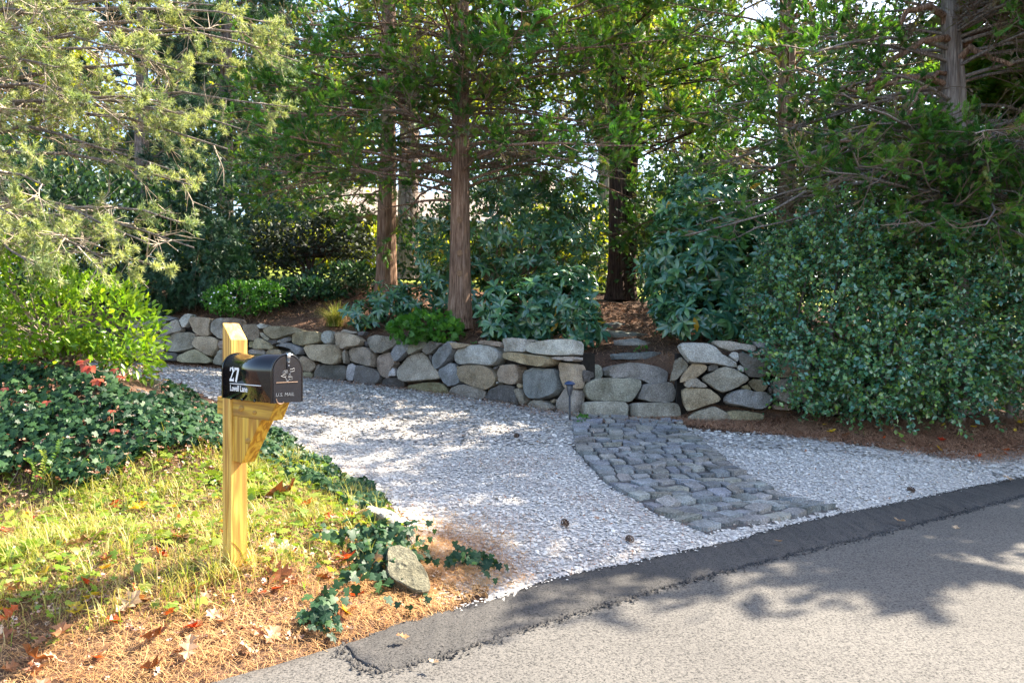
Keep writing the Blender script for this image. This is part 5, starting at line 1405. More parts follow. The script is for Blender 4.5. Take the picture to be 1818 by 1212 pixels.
# ornamental grass clump
c = pix(595, 578, 13.0); c[2] = gz_at(c[0], c[1])
og = tag(empty('ornamental_grass', c), 'straw tinged ornamental grass clump on top of the wall', 'grass clump')
P = c + np.c_[rng.normal(0, .045, (900, 2)), np.zeros(900)]
V, Fq, ti = grass_blades(P, rng.uniform(.15, .62, 900), rng.uniform(.3, 1.5, 900), rng.uniform(.002, .0045, 900), 5); part(og, 'blades', V, Fq, M['grass'], ti, kind='stuff')
bush('barrenwort_plant', 'low fresh green leafy plant spilling over the wall by the knotted cedar', [px_lobe(755, 580, 11.5, 60, 26, .4), px_lobe(725, 588, 11.4, 40, 20, .3), px_lobe(790, 588, 11.4, 32, 18, .3)],
     620, (755, 600, 11.6), IVY, 'lf_green', (.07, .12), 1.0, n_obj=150, nst=14, cat='plant', stem_r=.004)
for (u, v, D, r, lab) in ((1140, 622, 10.3, .10, 'tiny green seedling by the path above the steps'), (848, 605, 11.1, .12, 'small green weed behind the wall top near the cedar'), (1035, 745, 8.6, .09, 'small green weed at the foot of the path light')):
    p = pix(u, v, D); p[2] = gz_at(p[0], p[1]); lb = [(p[0], p[1], p[2] + .04, r, r, .05)]
    bush('small_weed', lab, lb, 40, (u, v, D), LEAF2, 'lf_green', (.03, .06), 1.0, nst=0, cat='weed', group='small weeds')

# ------------------------------------------------------------------ bright shrub and ivy bank at the left
bush('leafy_shrub', 'bright sunlit green shrub above the ivy bank at the left edge',
     [px_lobe(70, 560, 6.2, 110, 100, .5), px_lobe(170, 560, 6.4, 85, 85, .5), px_lobe(225, 590, 6.4, 55, 80, .4), px_lobe(20, 500, 6.3, 100, 80, .5), px_lobe(130, 640, 6.2, 100, 45, .35), px_lobe(-60, 580, 6.2, 120, 110, .5), px_lobe(240, 640, 6.3, 45, 40, .3)],
     5200, (100, 640, 6.6), LF, 'lf_bright', (.055, .10), .36, n_obj=300, nst=60, shell=.45, upw=.3, stemmat=M['twig_pale'])

# rocks under the ivy
ivyrocks = tag(empty('ivy_wall'), 'low fieldstone wall half hidden under ivy left of the mailbox', 'stone wall')
ROCK_PX = []
for col, D, pts in (('g', 6.35, [(905,540),(1000,528),(1250,650),(1320,725),(1200,700),(950,610)]), ('t', 6.2, [(980,700),(1080,665),(1175,740),(1165,815),(1020,825),(955,770)]),
                    ('n', 7.0, [(1195,505),(1290,480),(1400,565),(1428,640),(1380,675),(1250,610)]), ('o', 5.65, [(315,865),(370,745),(440,715),(545,790),(535,875),(400,895)]),
                    ('n', 6.75, [(1490,745),(1560,685),(1625,715),(1640,870),(1530,860)]), ('o', 6.6, [(1055,495),(1120,455),(1185,480),(1205,560),(1100,545)]), ('t', 6.3, [(685,545),(780,530),(790,595),(690,600)]),
                    ('n', 5.85, [(15,640),(110,630),(155,700),(60,725)]), ('n', 6.5, [(1250,720),(1400,720),(1440,800),(1280,810)])):
    D -= (.12 if col in 'on' else .26); out = np.array([pix(u, v, D) for u, v in trace(9, pts)])
    sz = float(np.sqrt(np.mean(((out - out.mean(0)) ** 2).sum(1))))
    stone('stone', out, (.25, -.9, .35), sz * 1.3, sz * .5, M['stone'], ivyrocks, col, .4)

def ground_normal(X, Y, e=.08):
    gx_ = (height(X + e, Y) - height(X - e, Y)) / (2 * e); gy_ = (height(X, Y + e) - height(X, Y - e)) / (2 * e)
    return unit(np.stack([-gx_, -gy_, np.ones_like(gx_)], -1))
ivy = tag(empty('ivy', (-3.2, 5.5, gz_at(-3.2, 5.5))), 'dark glossy ivy draped over the rock bank behind the mailbox', 'ivy')
def ivy_on(root, X, Y, size, n_obj, lift=(.01, .09), mat='lf_ivy'):
    n = len(X); nrm = ground_normal(X, Y)
    P = np.c_[X, Y, height(X, Y)] + nrm * (rng.uniform(*lift, (n, 1)) + .035 * (1 + bumps(X, Y, 9.0, 1.0, 1.0))[:, None])
    Nn = unit(nrm + rng.normal(size=(n, 3)) * .38 + np.array([0, -.25, .15])); Dr = unit(rng.normal(size=(n, 3)) * .5 + np.array([0, -.5, -.7]))
    s = rng.uniform(size[0], size[1], n)
    put_leaves(root, 'leaf', P, frames(Dr, Nn), s, IVY, M[mat], n_obj, camfrac=.6)
X = rng.uniform(-6.5, -2.0, 44000); Y = rng.uniform(4.95, 7.0, 44000)
ib = np.interp(X, [-6, -3.6, -2.85, -2.2], [5.0, 5.12, 5.15, 5.9]); it = np.interp(X, [-6, -3.6, -3.0, -2.4], [6.0, 5.95, 6.25, 6.9])
ok = (Y > ib + .08 * np.sin(X * 9)) & (Y < it) & ~in_poly(X, Y, DRIVE); X, Y = X[ok], Y[ok]
keep = (bumps(X, Y, 3.3, 1.0, 4.0) > -.75) & (rng.uniform(size=len(X)) < .35 + .5 * (bumps(X, Y, 8.0, 1.0, 2.0) > -.25)); X, Y = X[keep], Y[keep]
_h = height(X, Y) + .04; _u = CX + X / Y * F_PX; _v = CY + (CAM_Z - _h) / Y * F_PX; on_rock = np.zeros(len(X), bool)
for rp in ROCK_PX: on_rock |= in_poly(_u, _v, rp)
kk = ~on_rock | (rng.uniform(size=len(X)) < .12); X, Y = X[kk], Y[kk]
ivy_on(ivy, X, Y, (.034, .066), 300)
vt = rng.choice(len(X), 90); a_ = rng.uniform(-.5, .5, 90)
q0 = np.c_[X[vt], Y[vt], height(X[vt], Y[vt]) + .07]; VS = strands(q0, unit(np.c_[np.sin(a_), np.full(90, -.55), np.full(90, -.65)]), rng.uniform(.12, .4, 90), 5, .0, .12)
VS[:, :, 2] = np.maximum(VS[:, :, 2], height(VS[:, :, 0], VS[:, :, 1]) + .03)
V, Fq = tubes_np(VS, taper(90, 5, .003, .0015), 4); part(ivy, 'vines', V, Fq, M['twig_pale'], kind='stuff')
band = tag(empty('ivy', (-1.8, 6.2, gz_at(-1.8, 6.2))), 'dark ground ivy band along the driveway edge behind the post', 'ivy', 'ivy at the driveway corner')
X = rng.uniform(-2.7, -.9, 9000); Y = rng.uniform(5.0, 7.2, 9000); e_ = np.interp(X, [-2.6, -1.75, -1.15, -.85], [6.9, 6.5, 5.85, 5.2])
ok = (Y < e_) & (Y > e_ - .95 - .2 * np.sin(X * 11)) & (rng.uniform(size=9000) < .75 * sstep(-1.1, -.35, Y - e_)); ivy_on(band, X[ok], Y[ok], (.03, .055), 60, (.01, .06))
# red creeper on the ivy
cr = pix(165, 665, 5.9)
creep = tag(empty('red_creeper', cr), 'red virginia creeper leaves trailing over the ivy', 'creeper')
spots = [(160,650,5.75),(175,672,5.72),(150,640,5.8),(205,655,5.9),(215,668,5.85),(85,712,5.45),(200,728,5.6),(205,762,5.55),(10,688,5.4),(345,755,6.2),(70,845,5.1)]
mb = MB()
for (u, v, D) in spots:
    k = 5 if u in (160, 175, 150) else 3
    p = np.repeat(pix(u, v, D - .12)[None], k, 0); a = np.linspace(-1.2, 1.2, k)
    Dr = unit(np.c_[np.sin(a), np.full(k, -.5), -np.cos(a) * .7] + rng.normal(size=(k, 3)) * .15)
    V, Fc = scatter(LF[0], LF[1], p, frames(Dr, unit(rng.normal(size=(k, 3)) * .3 + np.array([0, -.8, .7]))), np.c_[np.full(k, .085), np.full(k, .045), np.full(k, .085)] * (rng.uniform(.75, 1.0) if k == 5 else rng.uniform(.4, .6)))
    part(creep, 'leaf_cluster', V, Fc, M['lf_red'], np.repeat(rng.uniform(0, 1, k), 7))
vine = MB()
for a, b in zip(spots[:-1], spots[1:]):
    if abs(a[0] - b[0]) < 90:
        p, q = pix(a[0], a[1], a[2] - .11), pix(b[0], b[1], b[2] - .11); t = np.linspace(0, 1, 5)[:, None]
        V, Fq = tubes_np((p * (1 - t) + q * t + np.array([0, 0, -.05]) * np.sin(t * math.pi))[None], taper(1, 5, .0025, .002), 4); vine.add(V, Fq)
o = vine.build('vine', M['twig'], creep); o.data.transform(Matrix.Translation(-Vector(creep.location)))
X = rng.uniform(-5, -2.2, 1500); Y = rng.uniform(5.0, 6.5, 1500); ok = ~in_poly(X, Y, DRIVE) & (rng.uniform(size=1500) < .5); X, Y = X[ok], Y[ok]; n = len(X); nn_ = ground_normal(X, Y)
ivy_litter = (X, Y, nn_)
# wiry sprig in front of the ivy
sp0 = pix(55, 868, 5.0); sp0[2] = gz_at(sp0[0], sp0[1])
sprig = tag(empty('wiry_weed', sp0), 'wiry yellow green weed sprig standing in front of the ivy', 'weed')
for (u1, v1) in ((108, 780), (45, 815), (75, 800)):
    e = pix(u1, v1, 4.95); t = np.linspace(0, 1, 14)[:, None]
    q = sp0 * (1 - t) + e * t + np.array([.05, 0, .05]) * np.sin(t * math.pi)
    V, Fq = tubes_np(q[None], taper(1, 14, .003, .0015), 4); part(sprig, 'stem', V, Fq, M['lf_bright'])
    k = 26; P, T = interp_poly(q[None], np.linspace(.25, 1, k)[None]); P = P[0]; Dr = unit(np.c_[np.where(np.arange(k) % 2, 1, -1), rng.normal(0, .3, k), np.full(k, .5)])
    V, Fc = scatter(LEAF2[0], LEAF2[1], P, frames(Dr, unit(rng.normal(size=(k, 3)) * .3 + np.array([0, -.6, .8]))), np.full(k, .028)); part(sprig, 'leaflets', V, Fc, M['weed'], np.full(k * 4, .9), kind='stuff')

# ------------------------------------------------------------------ the bank: grass, ground cover, straw, stones, leaves
def bank_pts(n, dmin, dmax, xr=(-5.5, -.25), yr=(1.5, 7.0)):
    X = rng.uniform(*xr, n); Y = rng.uniform(*yr, n)
    ib = np.interp(X, [-6, -3.6, -2.85, -2.2, -1.6], [5.1, 5.2, 5.25, 6.1, 9])
    d = (Y - road_edge_y(X)) * .80
    ok = (d > dmin) & (d < dmax) & (Y < ib) & ~in_poly(X, Y, DRIVE) & (np.abs(X) / Y < .75)
    return X[ok], Y[ok], d[ok]
def patch(X, Y, s, seed): return .5 + .5 * np.sin(X * s + seed + 1.8 * np.sin(Y * s * .8 + seed)) * np.sin(Y * s * 1.2 - seed + 1.4 * np.sin(X * s * .7))
X, Y, d = bank_pts(230000, .10, 4)
g_w = sstep(.22, .75, d) * (.25 + .75 * patch(X, Y, 4.5, 1.0)); keep = rng.uniform(size=len(X)) < g_w * .50; X, Y, d = X[keep], Y[keep], d[keep]
n = len(X); Hh = rng.uniform(.03, .10, n) * (1 + .9 * (patch(X, Y, 3.1, 5.0) > .72))
V, Fq, ti = grass_blades(np.c_[X, Y, ground_z(X, Y) - .004], Hh, rng.uniform(.2, 1.2, n), rng.uniform(.0014, .0032, n), 3, np.clip(rng.normal(.42, .28, n), 0, 1))
tag(mesh_np('grass', V, Fq, M['grass'], tint=ti), 'short sunlit grass growing on the bank round the mailbox post', 'grass', kind='stuff')
# tall tufts
X, Y, d = bank_pts(900, .35, 3.5); X, Y = X[:75], Y[:75]
X = np.r_[X, np.full(3, PX) + rng.normal(0, .05, 3), [-1.18, -2.6, -2.9]]; Y = np.r_[Y, np.full(3, PY - .12) + rng.normal(0, .03, 3), [5.3, 4.4, 4.9]]
n = len(X); k = 20
XX = np.repeat(X, k) + rng.normal(0, .02, n * k); YY = np.repeat(Y, k) + rng.normal(0, .02, n * k)
V, Fq, ti = grass_blades(np.c_[XX, YY, ground_z(XX, YY) - .004], rng.uniform(.08, .24, n * k), rng.uniform(.2, 1.1, n * k), rng.uniform(.0016, .0032, n * k), 4, np.clip(rng.normal(.5, .25, n * k), 0, 1))
tag(mesh_np('grass_tufts', V, Fq, M['grass'], tint=ti), 'longer wispy grass tufts dotted over the bank', 'grass', kind='stuff')
# leafy ground cover
X, Y, d = bank_pts(60000, .2, 4); keep = rng.uniform(size=len(X)) < sstep(.25, .9, d) * (.15 + .85 * patch(X, Y, 3.7, 3.3)) * .55; X, Y = X[keep], Y[keep]; n = len(X)
s = .018 + .045 * rng.uniform(0, 1, n) ** 2 + .02 * (patch(X, Y, 2.3, 9.0) > .6)
V, Fc = scatter(IVY[0], IVY[1], np.c_[X, Y, ground_z(X, Y) + rng.uniform(.01, .07, n)], frames(rvec(n) * np.array([1, 1, .3]), unit(rng.normal(size=(n, 3)) * .45 + np.array([0, 0, 1]))), s)
tag(mesh_np('ground_cover', V, Fc, M['weed'], tint=np.repeat(rng.uniform(0, 1, n), 13)), 'small leafy ground cover plants mixed into the bank grass', 'ground cover', kind='stuff')

def straw_mesh(name, X, Y, zf, ln, wd, mat, label, cat='pine straw', tilt=.25):
    n = len(X); a = rng.uniform(0, 2 * math.pi, n); D = unit(np.c_[np.cos(a), np.sin(a), rng.normal(0, tilt, n)])
    L = rng.uniform(*ln, n); P = np.c_[X, Y, zf(X, Y) + rng.uniform(.002, .022, n)]
    sd = unit(np.cross(D, np.array([0, 0, 1.0]))) * (rng.uniform(*wd, n) / 2)[:, None]; bow = sd * rng.uniform(-6, 6, (n, 1)) + np.array([0, 0, .01])
    A, B = P - D * L[:, None] / 2, P + D * L[:, None] / 2; C = P + bow
    V = np.stack([A - sd, A + sd, C - sd, C + sd, B - sd * .5, B + sd * .5], 1).reshape(-1, 3); i0 = (np.arange(n) * 6)[:, None]
    Fq = np.concatenate([i0 + np.array([[0, 1, 3, 2]]), i0 + np.array([[2, 3, 5, 4]])])
    return tag(mesh_np(name, V, Fq, M[mat], tint=np.repeat(np.clip(.75 * patch(X, Y, 4.3, 2.7) + rng.normal(.08, .2, n), 0, 1), 6)), label, cat, kind='stuff')
X, Y, d = bank_pts(420000, .0, 3.5); keep = rng.uniform(size=len(X)) < (.08 + .9 * (1 - sstep(.35, .95, d)) * (.45 + .55 * patch(X, Y, 3.0, .4))) * .62
straw_mesh('pine_straw', X[keep], Y[keep], ground_z, (.05, .13), (.0010, .0021), 'straw', 'orange pine straw and dry grass along the road edge of the bank')
X = rng.uniform(-1.5, .4, 40000); Y = rng.uniform(3.6, 5.6, 40000); dd = np.hypot((X + .42) / .50, (Y - 4.3) / .75); keep = (rng.uniform(size=len(X)) < np.exp(-dd ** 2 * 1.6) * .85) & (Y > road_edge_y(X) + .04)
straw_mesh('pine_straw', X[keep], Y[keep], lambda x, y: height(x, y) + .01, (.05, .12), (.0018, .003), 'straw', 'pine straw drifted over the shells by the edging boulder')
X = rng.uniform(1.5, 7.5, 70000); Y = rng.uniform(7.4, 10, 70000)
lo = np.array([np.interp(x, [2.05, 3, 4, 5, 7], [8.55, 8.05, 7.85, 7.95, 8.9]) for x in X[:1]])
lo = np.interp(X, [1.9, 2.05, 3, 4, 5, 6, 7.5], [8.9, 8.55, 8.0, 7.78, 7.85, 8.2, 9.2]); keep = (Y > lo + rng.normal(0, .05, len(X))) & (Y < lo + 1.0) & (rng.uniform(size=len(X)) < .9)
straw_mesh('pine_straw', X[keep], Y[keep], lambda x, y: height(x, y) + .004, (.07, .15), (.0035, .0065), 'mulchstraw', 'brown pine straw mulch at the foot of the holly hedge')
X = rng.uniform(-8, 4, 32000); Y = rng.uniform(9.3, 17, 32000); sd_ = signed_dist(X, Y, FULL); keep = (sd_ > .35) & (sd_ < 4.5)
straw_mesh('pine_straw', X[keep], Y[keep], lambda x, y: height(x, y) + .004, (.10, .20), (.006, .010), 'mulchstraw', 'brown pine needle litter on the terrace behind the walls')
X = rng.uniform(-8, 2, 30000); Y = rng.uniform(8.5, 14, 30000); sd_ = signed_dist(X, Y, FULL); keep = (sd_ < .0) & (sd_ > -.35 + rng.normal(0, .12, len(X)))
straw_mesh('pine_straw', X[keep], Y[keep], lambda x, y: height(x, y) + .012, (.06, .14), (.003, .006), 'mulchstraw', 'thin line of pine needles along the foot of the long wall')

# leaf litter: scraps nobody could count
X, Y, d = bank_pts(30000, .05, 4); keep = rng.uniform(size=len(X)) < .16 + .26 * patch(X, Y, 5.1, 2.2); X, Y = X[keep], Y[keep]; n = len(X)
s_ = rng.uniform(.015, .05, n)
V, Fc = scatter(OAK[0] - np.array([.5, 0, 0]), OAK[1], np.c_[X, Y, ground_z(X, Y) + rng.uniform(.012, .045, n)], frames(rvec(n) * np.array([1, 1, .35]), unit(rng.normal(size=(n, 3)) * .5 + np.array([0, 0, 1]))), np.c_[s_, s_ * .8, s_])
M['litter'] = leaf_mat('leaf_litter', [(0.0, (0.15, 0.05, 0.02)), (0.35, (0.32, 0.13, 0.06)), (0.65, (0.46, 0.26, 0.17)), (1.0, (0.60, 0.46, 0.36))], .5, .25, (1.2, 1.0, .8))
tag(mesh_np('leaf_litter', V, Fc, M['litter'], tint=np.repeat(rng.uniform(0, 1, n), len(OAK[0]))), 'scraps of brown and pinkish dead leaves strewn over the bank', 'leaf litter', kind='stuff')
X, Y, nn_ = ivy_litter; n = len(X); s_ = rng.uniform(.02, .055, n)
V, Fc = scatter(OAK[0] - np.array([.5, 0, 0]), OAK[1], np.c_[X, Y, height(X, Y)] + nn_ * rng.uniform(.08, .14, (n, 1)), frames(rvec(n), unit(nn_ + rng.normal(size=(n, 3)) * .4)), np.c_[s_, s_ * .8, s_])
tag(mesh_np('leaf_litter', V, Fc, M['litter'], tint=np.repeat(rng.uniform(0, 1, n) ** 1.5, len(OAK[0]))), 'brown dead leaves caught in the ivy', 'leaf litter', kind='stuff')
# edging stones beside the bank
def edging(pts, D, col, lab, nrm=(.3, -.75, .6), sc=.8, bulge=.35):
    out = np.array([pix(u, v, D + (1053 - v) * .0016) for u, v in pts]); sz = float(np.sqrt(np.mean(((out - out.mean(0)) ** 2).sum(1))))
    return tag(stone('edging_stone', out, nrm, sz * sc, sz * bulge, M['stone'], None, col, .15), lab, 'boulder', 'edging stones between bank and driveway')
edging([(692,966),(700,958),(728,957),(738,968),(762,1036),(757,1056),(735,1064),(712,1052),(684,1032)], 3.92, (.135, .128, .09), 'flat faced grey boulder at the driveway corner', (.28, -.55, .75), 1.1, .22)
edging([(656,880),(682,892),(705,915),(728,948),(706,958),(680,930),(650,902)], 4.6, 'w', 'long pale edging stone between bank and driveway', (.1, -.4, .9), .9)
edging([(722,945),(738,948),(745,975),(730,978)], 4.35, 'n', 'small grey stone touching the corner boulder')
edging([(612,855),(640,858),(655,880),(630,880)], 5.6, 'g', 'small edging stone farther up the driveway edge')
edging([(462,972),(485,952),(520,962),(530,978),(500,990)], 3.95, 'w', 'small whitish rock in the grass right of the post', (0, -.5, .8))
# ivy by the boulder and at the road edge
for (cx_, cy_, rx, ry, n, lab) in ((-.78, 4.25, .20, .38, 330, 'ivy trailing beside the corner boulder'), (-.92, 3.55, .07, .10, 60, 'small ivy clump at the broken asphalt end'), (-.25, 4.35, .22, .12, 60, 'ivy sprigs creeping onto the shells')):
    iv = tag(empty('ivy', (cx_, cy_, gz_at(cx_, cy_))), lab, 'ivy', 'ivy at the driveway corner')
    X = rng.normal(cx_, rx * .6, n); Y = rng.normal(cy_, ry * .6, n); ok = Y > road_edge_y(X) + .05
    ivy_on(iv, X[ok], Y[ok], (.035, .065), 60 if n > 100 else 30, (.01, .07), 'lf_ivy')

# fallen leaves
leaf_me = {}
for kind_ in ('brown', 'red', 'tan', 'yellow'):
    for j in range(3):
        me = bpy.data.meshes.new('fallen_leaf'); c_ = .6 + .5 * j
        vv = [(x - .5, y * (1.15 if j != 1 else .85), z * c_ + .05 * math.sin(6 * x + j)) for x, y, z in OAK[0]]
        me.from_pydata(vv, [], [tuple(int(i) for i in f) for f in OAK[1]]); me.materials.append(M['lf_oak_' + kind_]); leaf_me[kind_, j] = me
def fallen(x, y, size, kind_, lab, group, zoff=.035, tilt=.5):
    o = bpy.data.objects.new('fallen_leaf', leaf_me[kind_, random.randrange(3)]); COL.objects.link(o)
    o.location = (x, y, float(ground_z(np.array([x]), np.array([y]))[0]) + zoff); o.rotation_euler = (random.uniform(-tilt, tilt), random.uniform(-tilt, tilt), random.uniform(0, 6.28)); o.scale = (size,) * 3
    return tag(o, lab, 'leaf', group)
for (u, v, px, kd, lab) in ((500, 888, 62, 'brown', 'large rust brown oak leaf in the grass right of the post'), (545, 905, 34, 'red', 'small red orange leaf right of the large oak leaf'),
        (153, 975, 52, 'tan', 'pale tan oak leaf in the grass left of the post'), (246, 916, 30, 'yellow', 'orange yellow leaf in the grass left of the post'), (305, 914, 22, 'yellow', 'small yellow leaf between the post and the orange leaf'),
        (614, 1010, 36, 'red', 'bright scarlet leaf beside the ivy near the boulder'), (650, 1016, 54, 'tan', 'curled tan oak leaf beside the scarlet leaf'), (492, 1045, 48, 'brown', 'upright brown leaf below the post to the right'),
        (345, 1068, 40, 'brown', 'dark brown curled leaf below the mailbox post'), (302, 1106, 22, 'red', 'small crimson leaf on the pale straw'), (200, 1131, 20, 'red', 'bright red leaf fragment on the straw'),
        (275, 1152, 44, 'brown', 'brown oak leaf on the straw near the bottom edge'), (62, 1188, 48, 'brown', 'orange brown leaf at the bottom left corner'), (108, 1146, 34, 'brown', 'torn orange leaf on the straw at lower left'),
        (25, 1066, 36, 'brown', 'brown leaf in the shaded straw at the left edge'), (190, 1010, 34, 'brown', 'rust leaf in the middle of the left bank'), (640, 925, 40, 'tan', 'tan leaf under the edging stone'),
        (335, 1170, 40, 'tan', 'pale leaf by the asphalt at the bottom'), (230, 1095, 40, 'tan', 'whitish curled leaf on the straw')):
    p = on_ground(u, v); fallen(p[0], p[1], px / F_PX * p[1] * 1.25, kd, lab, None, .05, .7)
def bank_place(x, y, d):
    u = CX + x / y * F_PX
    side = 'far left of the post' if u < 170 else 'left of the post' if u < 380 else 'close to the post' if u < 450 else 'right of the post' if u < 600 else 'near the corner boulder'
    return ('on the straw by the asphalt ' if d < .35 else 'on the straw ' if d < .7 else 'in the grass ' if y < 4.6 else 'in the grass by the ivy ') + side
X, Y, d = bank_pts(9000, .08, 3.8); idx = rng.choice(len(X), 700, replace=False); used_labels = {o.get('label') for o in bpy.data.objects}
for i in idx:
    kd = random.choices(['brown', 'tan', 'red', 'yellow'], [50, 32, 10, 8])[0]; sz = random.uniform(.045, .11)
    pl = bank_place(X[i], Y[i], d[i])
    look = ('small ' if sz < .068 else 'broad ' if sz > .09 else '') + {'brown': 'dry brown oak leaf ', 'tan': 'pale tan oak leaf ', 'red': 'scarlet oak leaf ', 'yellow': 'yellow oak leaf '}[kd]
    if look + pl in used_labels: continue
    used_labels.add(look + pl); fallen(X[i], Y[i], sz, kd, look + pl, 'fallen oak leaves on the bank', .03, .8)
for (u, v, px, lab) in ((715, 1152, 22, 'curled brown leaf on the dark asphalt apron'), (1597, 935, 22, 'tan leaf on the road seam at the right'), (1697, 951, 20, 'single leaf on the shaded road at far right'), (1382, 975, 16, 'tiny leaf on the apron below the cobbles'), (1790, 857, 16, 'leaf by the gravel at the right edge'),
                        (770, 1195, 20, 'leaf on the sunny asphalt by the seam end')):
    p = on_ground(u, v); o = fallen(p[0], p[1], px / F_PX * p[1] * 1.1, 'tan' if u != 715 else 'brown', lab, None, .12, .25); o.location.z = .05
X = rng.uniform(2.5, 6.5, 300); Y = rng.uniform(7.7, 9, 300); lo = np.interp(X, [1.9, 2.05, 3, 4, 5, 6, 7.5], [8.9, 8.55, 8.0, 7.78, 7.85, 8.2, 9.2]); ok = np.where((Y > lo) & (X > 3.5))[0][:90]
for i in ok:
    kd = random.choice(['brown', 'tan', 'red', 'yellow']); sz = random.choice([.055, .075, .11])
    lab = {.055: 'small ', .075: 'mid sized ', .11: 'broad '}[sz] + {'brown': 'dark brown', 'tan': 'pale tan', 'red': 'russet', 'yellow': 'yellow'}[kd] + ' leaf under the holly ' + ('left of its bare stem' if X[i] < 4.6 else 'near its bare stem' if X[i] < 5.4 else 'at the right edge')
    if lab in used_labels: continue
    used_labels.add(lab); fallen(X[i], Y[i], sz, kd, lab, 'fallen leaves under the hedge', .04, .6)
# pine cones on the shells
M['cone'] = simple_mat('pine_cone', (0.10, 0.06, 0.04), .8)
for (u, v, lab) in ((1003, 936, 'pine cone on the shells left of the other'), (1118, 966, 'pine cone on the shells near the road'), (1617, 873, 'dark cone by the road edge at the right'), (917, 778, 'brown cone far up the shell driveway')):
    p = on_ground(u, v); mb = MB()
    for j in range(60):
        f = j / 60; a = j * 2.4; rr = .018 * math.sin(math.pi * (.12 + .85 * f)); q = np.array([(f - .5) * .08, rr * math.cos(a), rr * math.sin(a)])
        dn = unit(np.array([.6, math.cos(a), math.sin(a)])); V, Fc = scatter(LEAF2[0], LEAF2[1], q[None], frames(dn[None], np.array([[1.0, 0, 0]])), np.array([.017])); mb.add(V, Fc)
    V, Fq = tubes_np(np.array([[(-.04, 0, 0), (0, 0, 0), (.04, 0, 0)]]), np.array([[.006, .013, .004]]), 6); mb.add(V, Fq)
    o = mb.build('pine_cone', M['cone']); o.location = (p[0], p[1], p[2] + .025); o.rotation_euler = (0, .1, random.uniform(0, 6)); tag(o, lab, 'pine cone', 'pine cones on the driveway')

# ------------------------------------------------------------------ behind: house and far trees
M['siding'] = simple_mat('pale_siding', (0.52, 0.46, 0.44), .8, noise=(3, (.62, .56, .53)))
M['trim'] = simple_mat('white_trim', (0.75, 0.74, 0.72), .6)
M['roof'] = simple_mat('brown_roof', (0.20, 0.16, 0.14), .9, noise=(8, (.28, .23, .20)))
M['pane'] = simple_mat('window_pane', (0.03, 0.04, 0.05), .08, spec=.8)
HX, HY = 1.0, 33.0; HZ = gz_at(HX, HY) - .6
house = tag(empty('house', (HX, HY, HZ), R(24)), 'pale clapboard house glimpsed between the trunks beyond the lawn', 'house')
def hbox(name, x0, x1, y0, y1, z0, z1, mat, parent=None, bev=0):
    mb = MB(); box_between(mb, x0, x1, y0, y1, z0, z1, bev); return mb.build(name, mat, parent or house)
hbox('wall', -5, 9, 0, 8, 0, 3.4, M['siding'])
for i in range(17): hbox('clapboard', -5.02, 9.02, -.03 - .004 * (i % 2), .05, .2 * i + .004, .2 * i + .19, M['siding'])
rf = prism('roof', [(-.6, 3.38), (8.6, 3.38), (4, 5.4)], -9.5, 5.5, M['roof'], house, 0); rf.data.transform(Matrix.Rotation(R(90), 4, 'Z')); rf.data.transform(Matrix.Scale(-1, 4, (1, 0, 0))); rf.data.flip_normals()
hbox('fascia', -5.5, 9.5, -.66, -.58, 3.25, 3.42, M['trim'], rf)
hbox('chimney', 2, 2.9, 3.6, 4.4, 4.8, 6.4, M['roof'], rf)
for x in (-4.2, 1.2, 3.8, 6.6):
    w = hbox('window', x, x + 1.15, -.10, .02, 1.0, 2.6, M['trim']); hbox('pane', x + .09, x + .535, -.115, -.09, 1.09, 2.51, M['pane'], w); hbox('pane', x + .615, x + 1.06, -.115, -.09, 1.09, 2.51, M['pane'], w)
dr = hbox('door', -1.4, -.4, -.10, .02, .1, 2.3, M['trim']); hbox('door_panel', -1.28, -.52, -.12, -.09, .3, 2.1, M['pane'], dr)

def far_tree(label, u, D, H, lobes_rel, n, mat, leaf, bark='bark_grey', r=.16, name='tree', shell=.3):
    bx = pixX(u, D); base = (bx, D, gz_at(bx, D)); root = tag(empty(name, base), label, 'tree', 'trees beyond the lawn')
    lobes = [(base[0] + dx, base[1] + dy, base[2] + dz, rx, ry, rz) for dx, dy, dz, rx, ry, rz in lobes_rel]
    P, Nn = lobe_points(lobes, n, shell, .25)
    V, Fc = scatter(LEAF2[0], LEAF2[1], P, frames(rvec(len(P)), unit(rng.normal(size=P.shape) + Nn * .5 + np.array([0, 0, .6]))), np.c_[rng.uniform(leaf * .7, leaf * 1.3, len(P)), np.full(len(P), leaf * 1.2), np.full(len(P), leaf)])
    part(root, 'crown', V, Fc, M[mat], np.repeat(rng.uniform(0, 1, len(P)), 4), kind='stuff')
    trunk_mesh(root, 'trunk', [base, (base[0] + .1, base[1], base[2] + H * .5), (base[0], base[1], base[2] + H * .9)], [r, r * .7, r * .15], M[bark], 14, .15, u * .1)
    stems(root, (base[0], base[1], base[2] + H * .35), P, 36, .05, M[bark], .1, 'limbs', up=.2)
    return root
def blob(H, w, z0=.25):
    out = []
    for i in range(9):
        f = z0 + (1 - z0) * (i + .5) / 9; ww = w * (1.05 - .55 * abs(f - .45) / .55); a = i * 2.4
        out.append((math.cos(a) * ww * .4, math.sin(a) * ww * .4, H * f, ww * .62, ww * .62, H * .11))
    return out
far_tree('pale trunked tree seen just left of the knotted cedar', 722, 21, 12, blob(12, 3.2, .45), 9000, 'lf_far', .16, r=.33, bark='bark_pine')
far_tree('smooth grey trunk beside the dark cedar beyond the path', 1071, 21, 11, blob(11, 3, .5), 8000, 'lf_far', .16, r=.20, bark='bark_grey')
far_tree('yellowing broadleaf tree far behind the blue pine', 330, 34, 13, blob(13, 5, .1), 12000, 'lf_far', .24)
far_tree('sunlit far tree behind the maple at centre left', 560, 36, 12, blob(12, 4.5, .08), 11000, 'lf_far', .24)
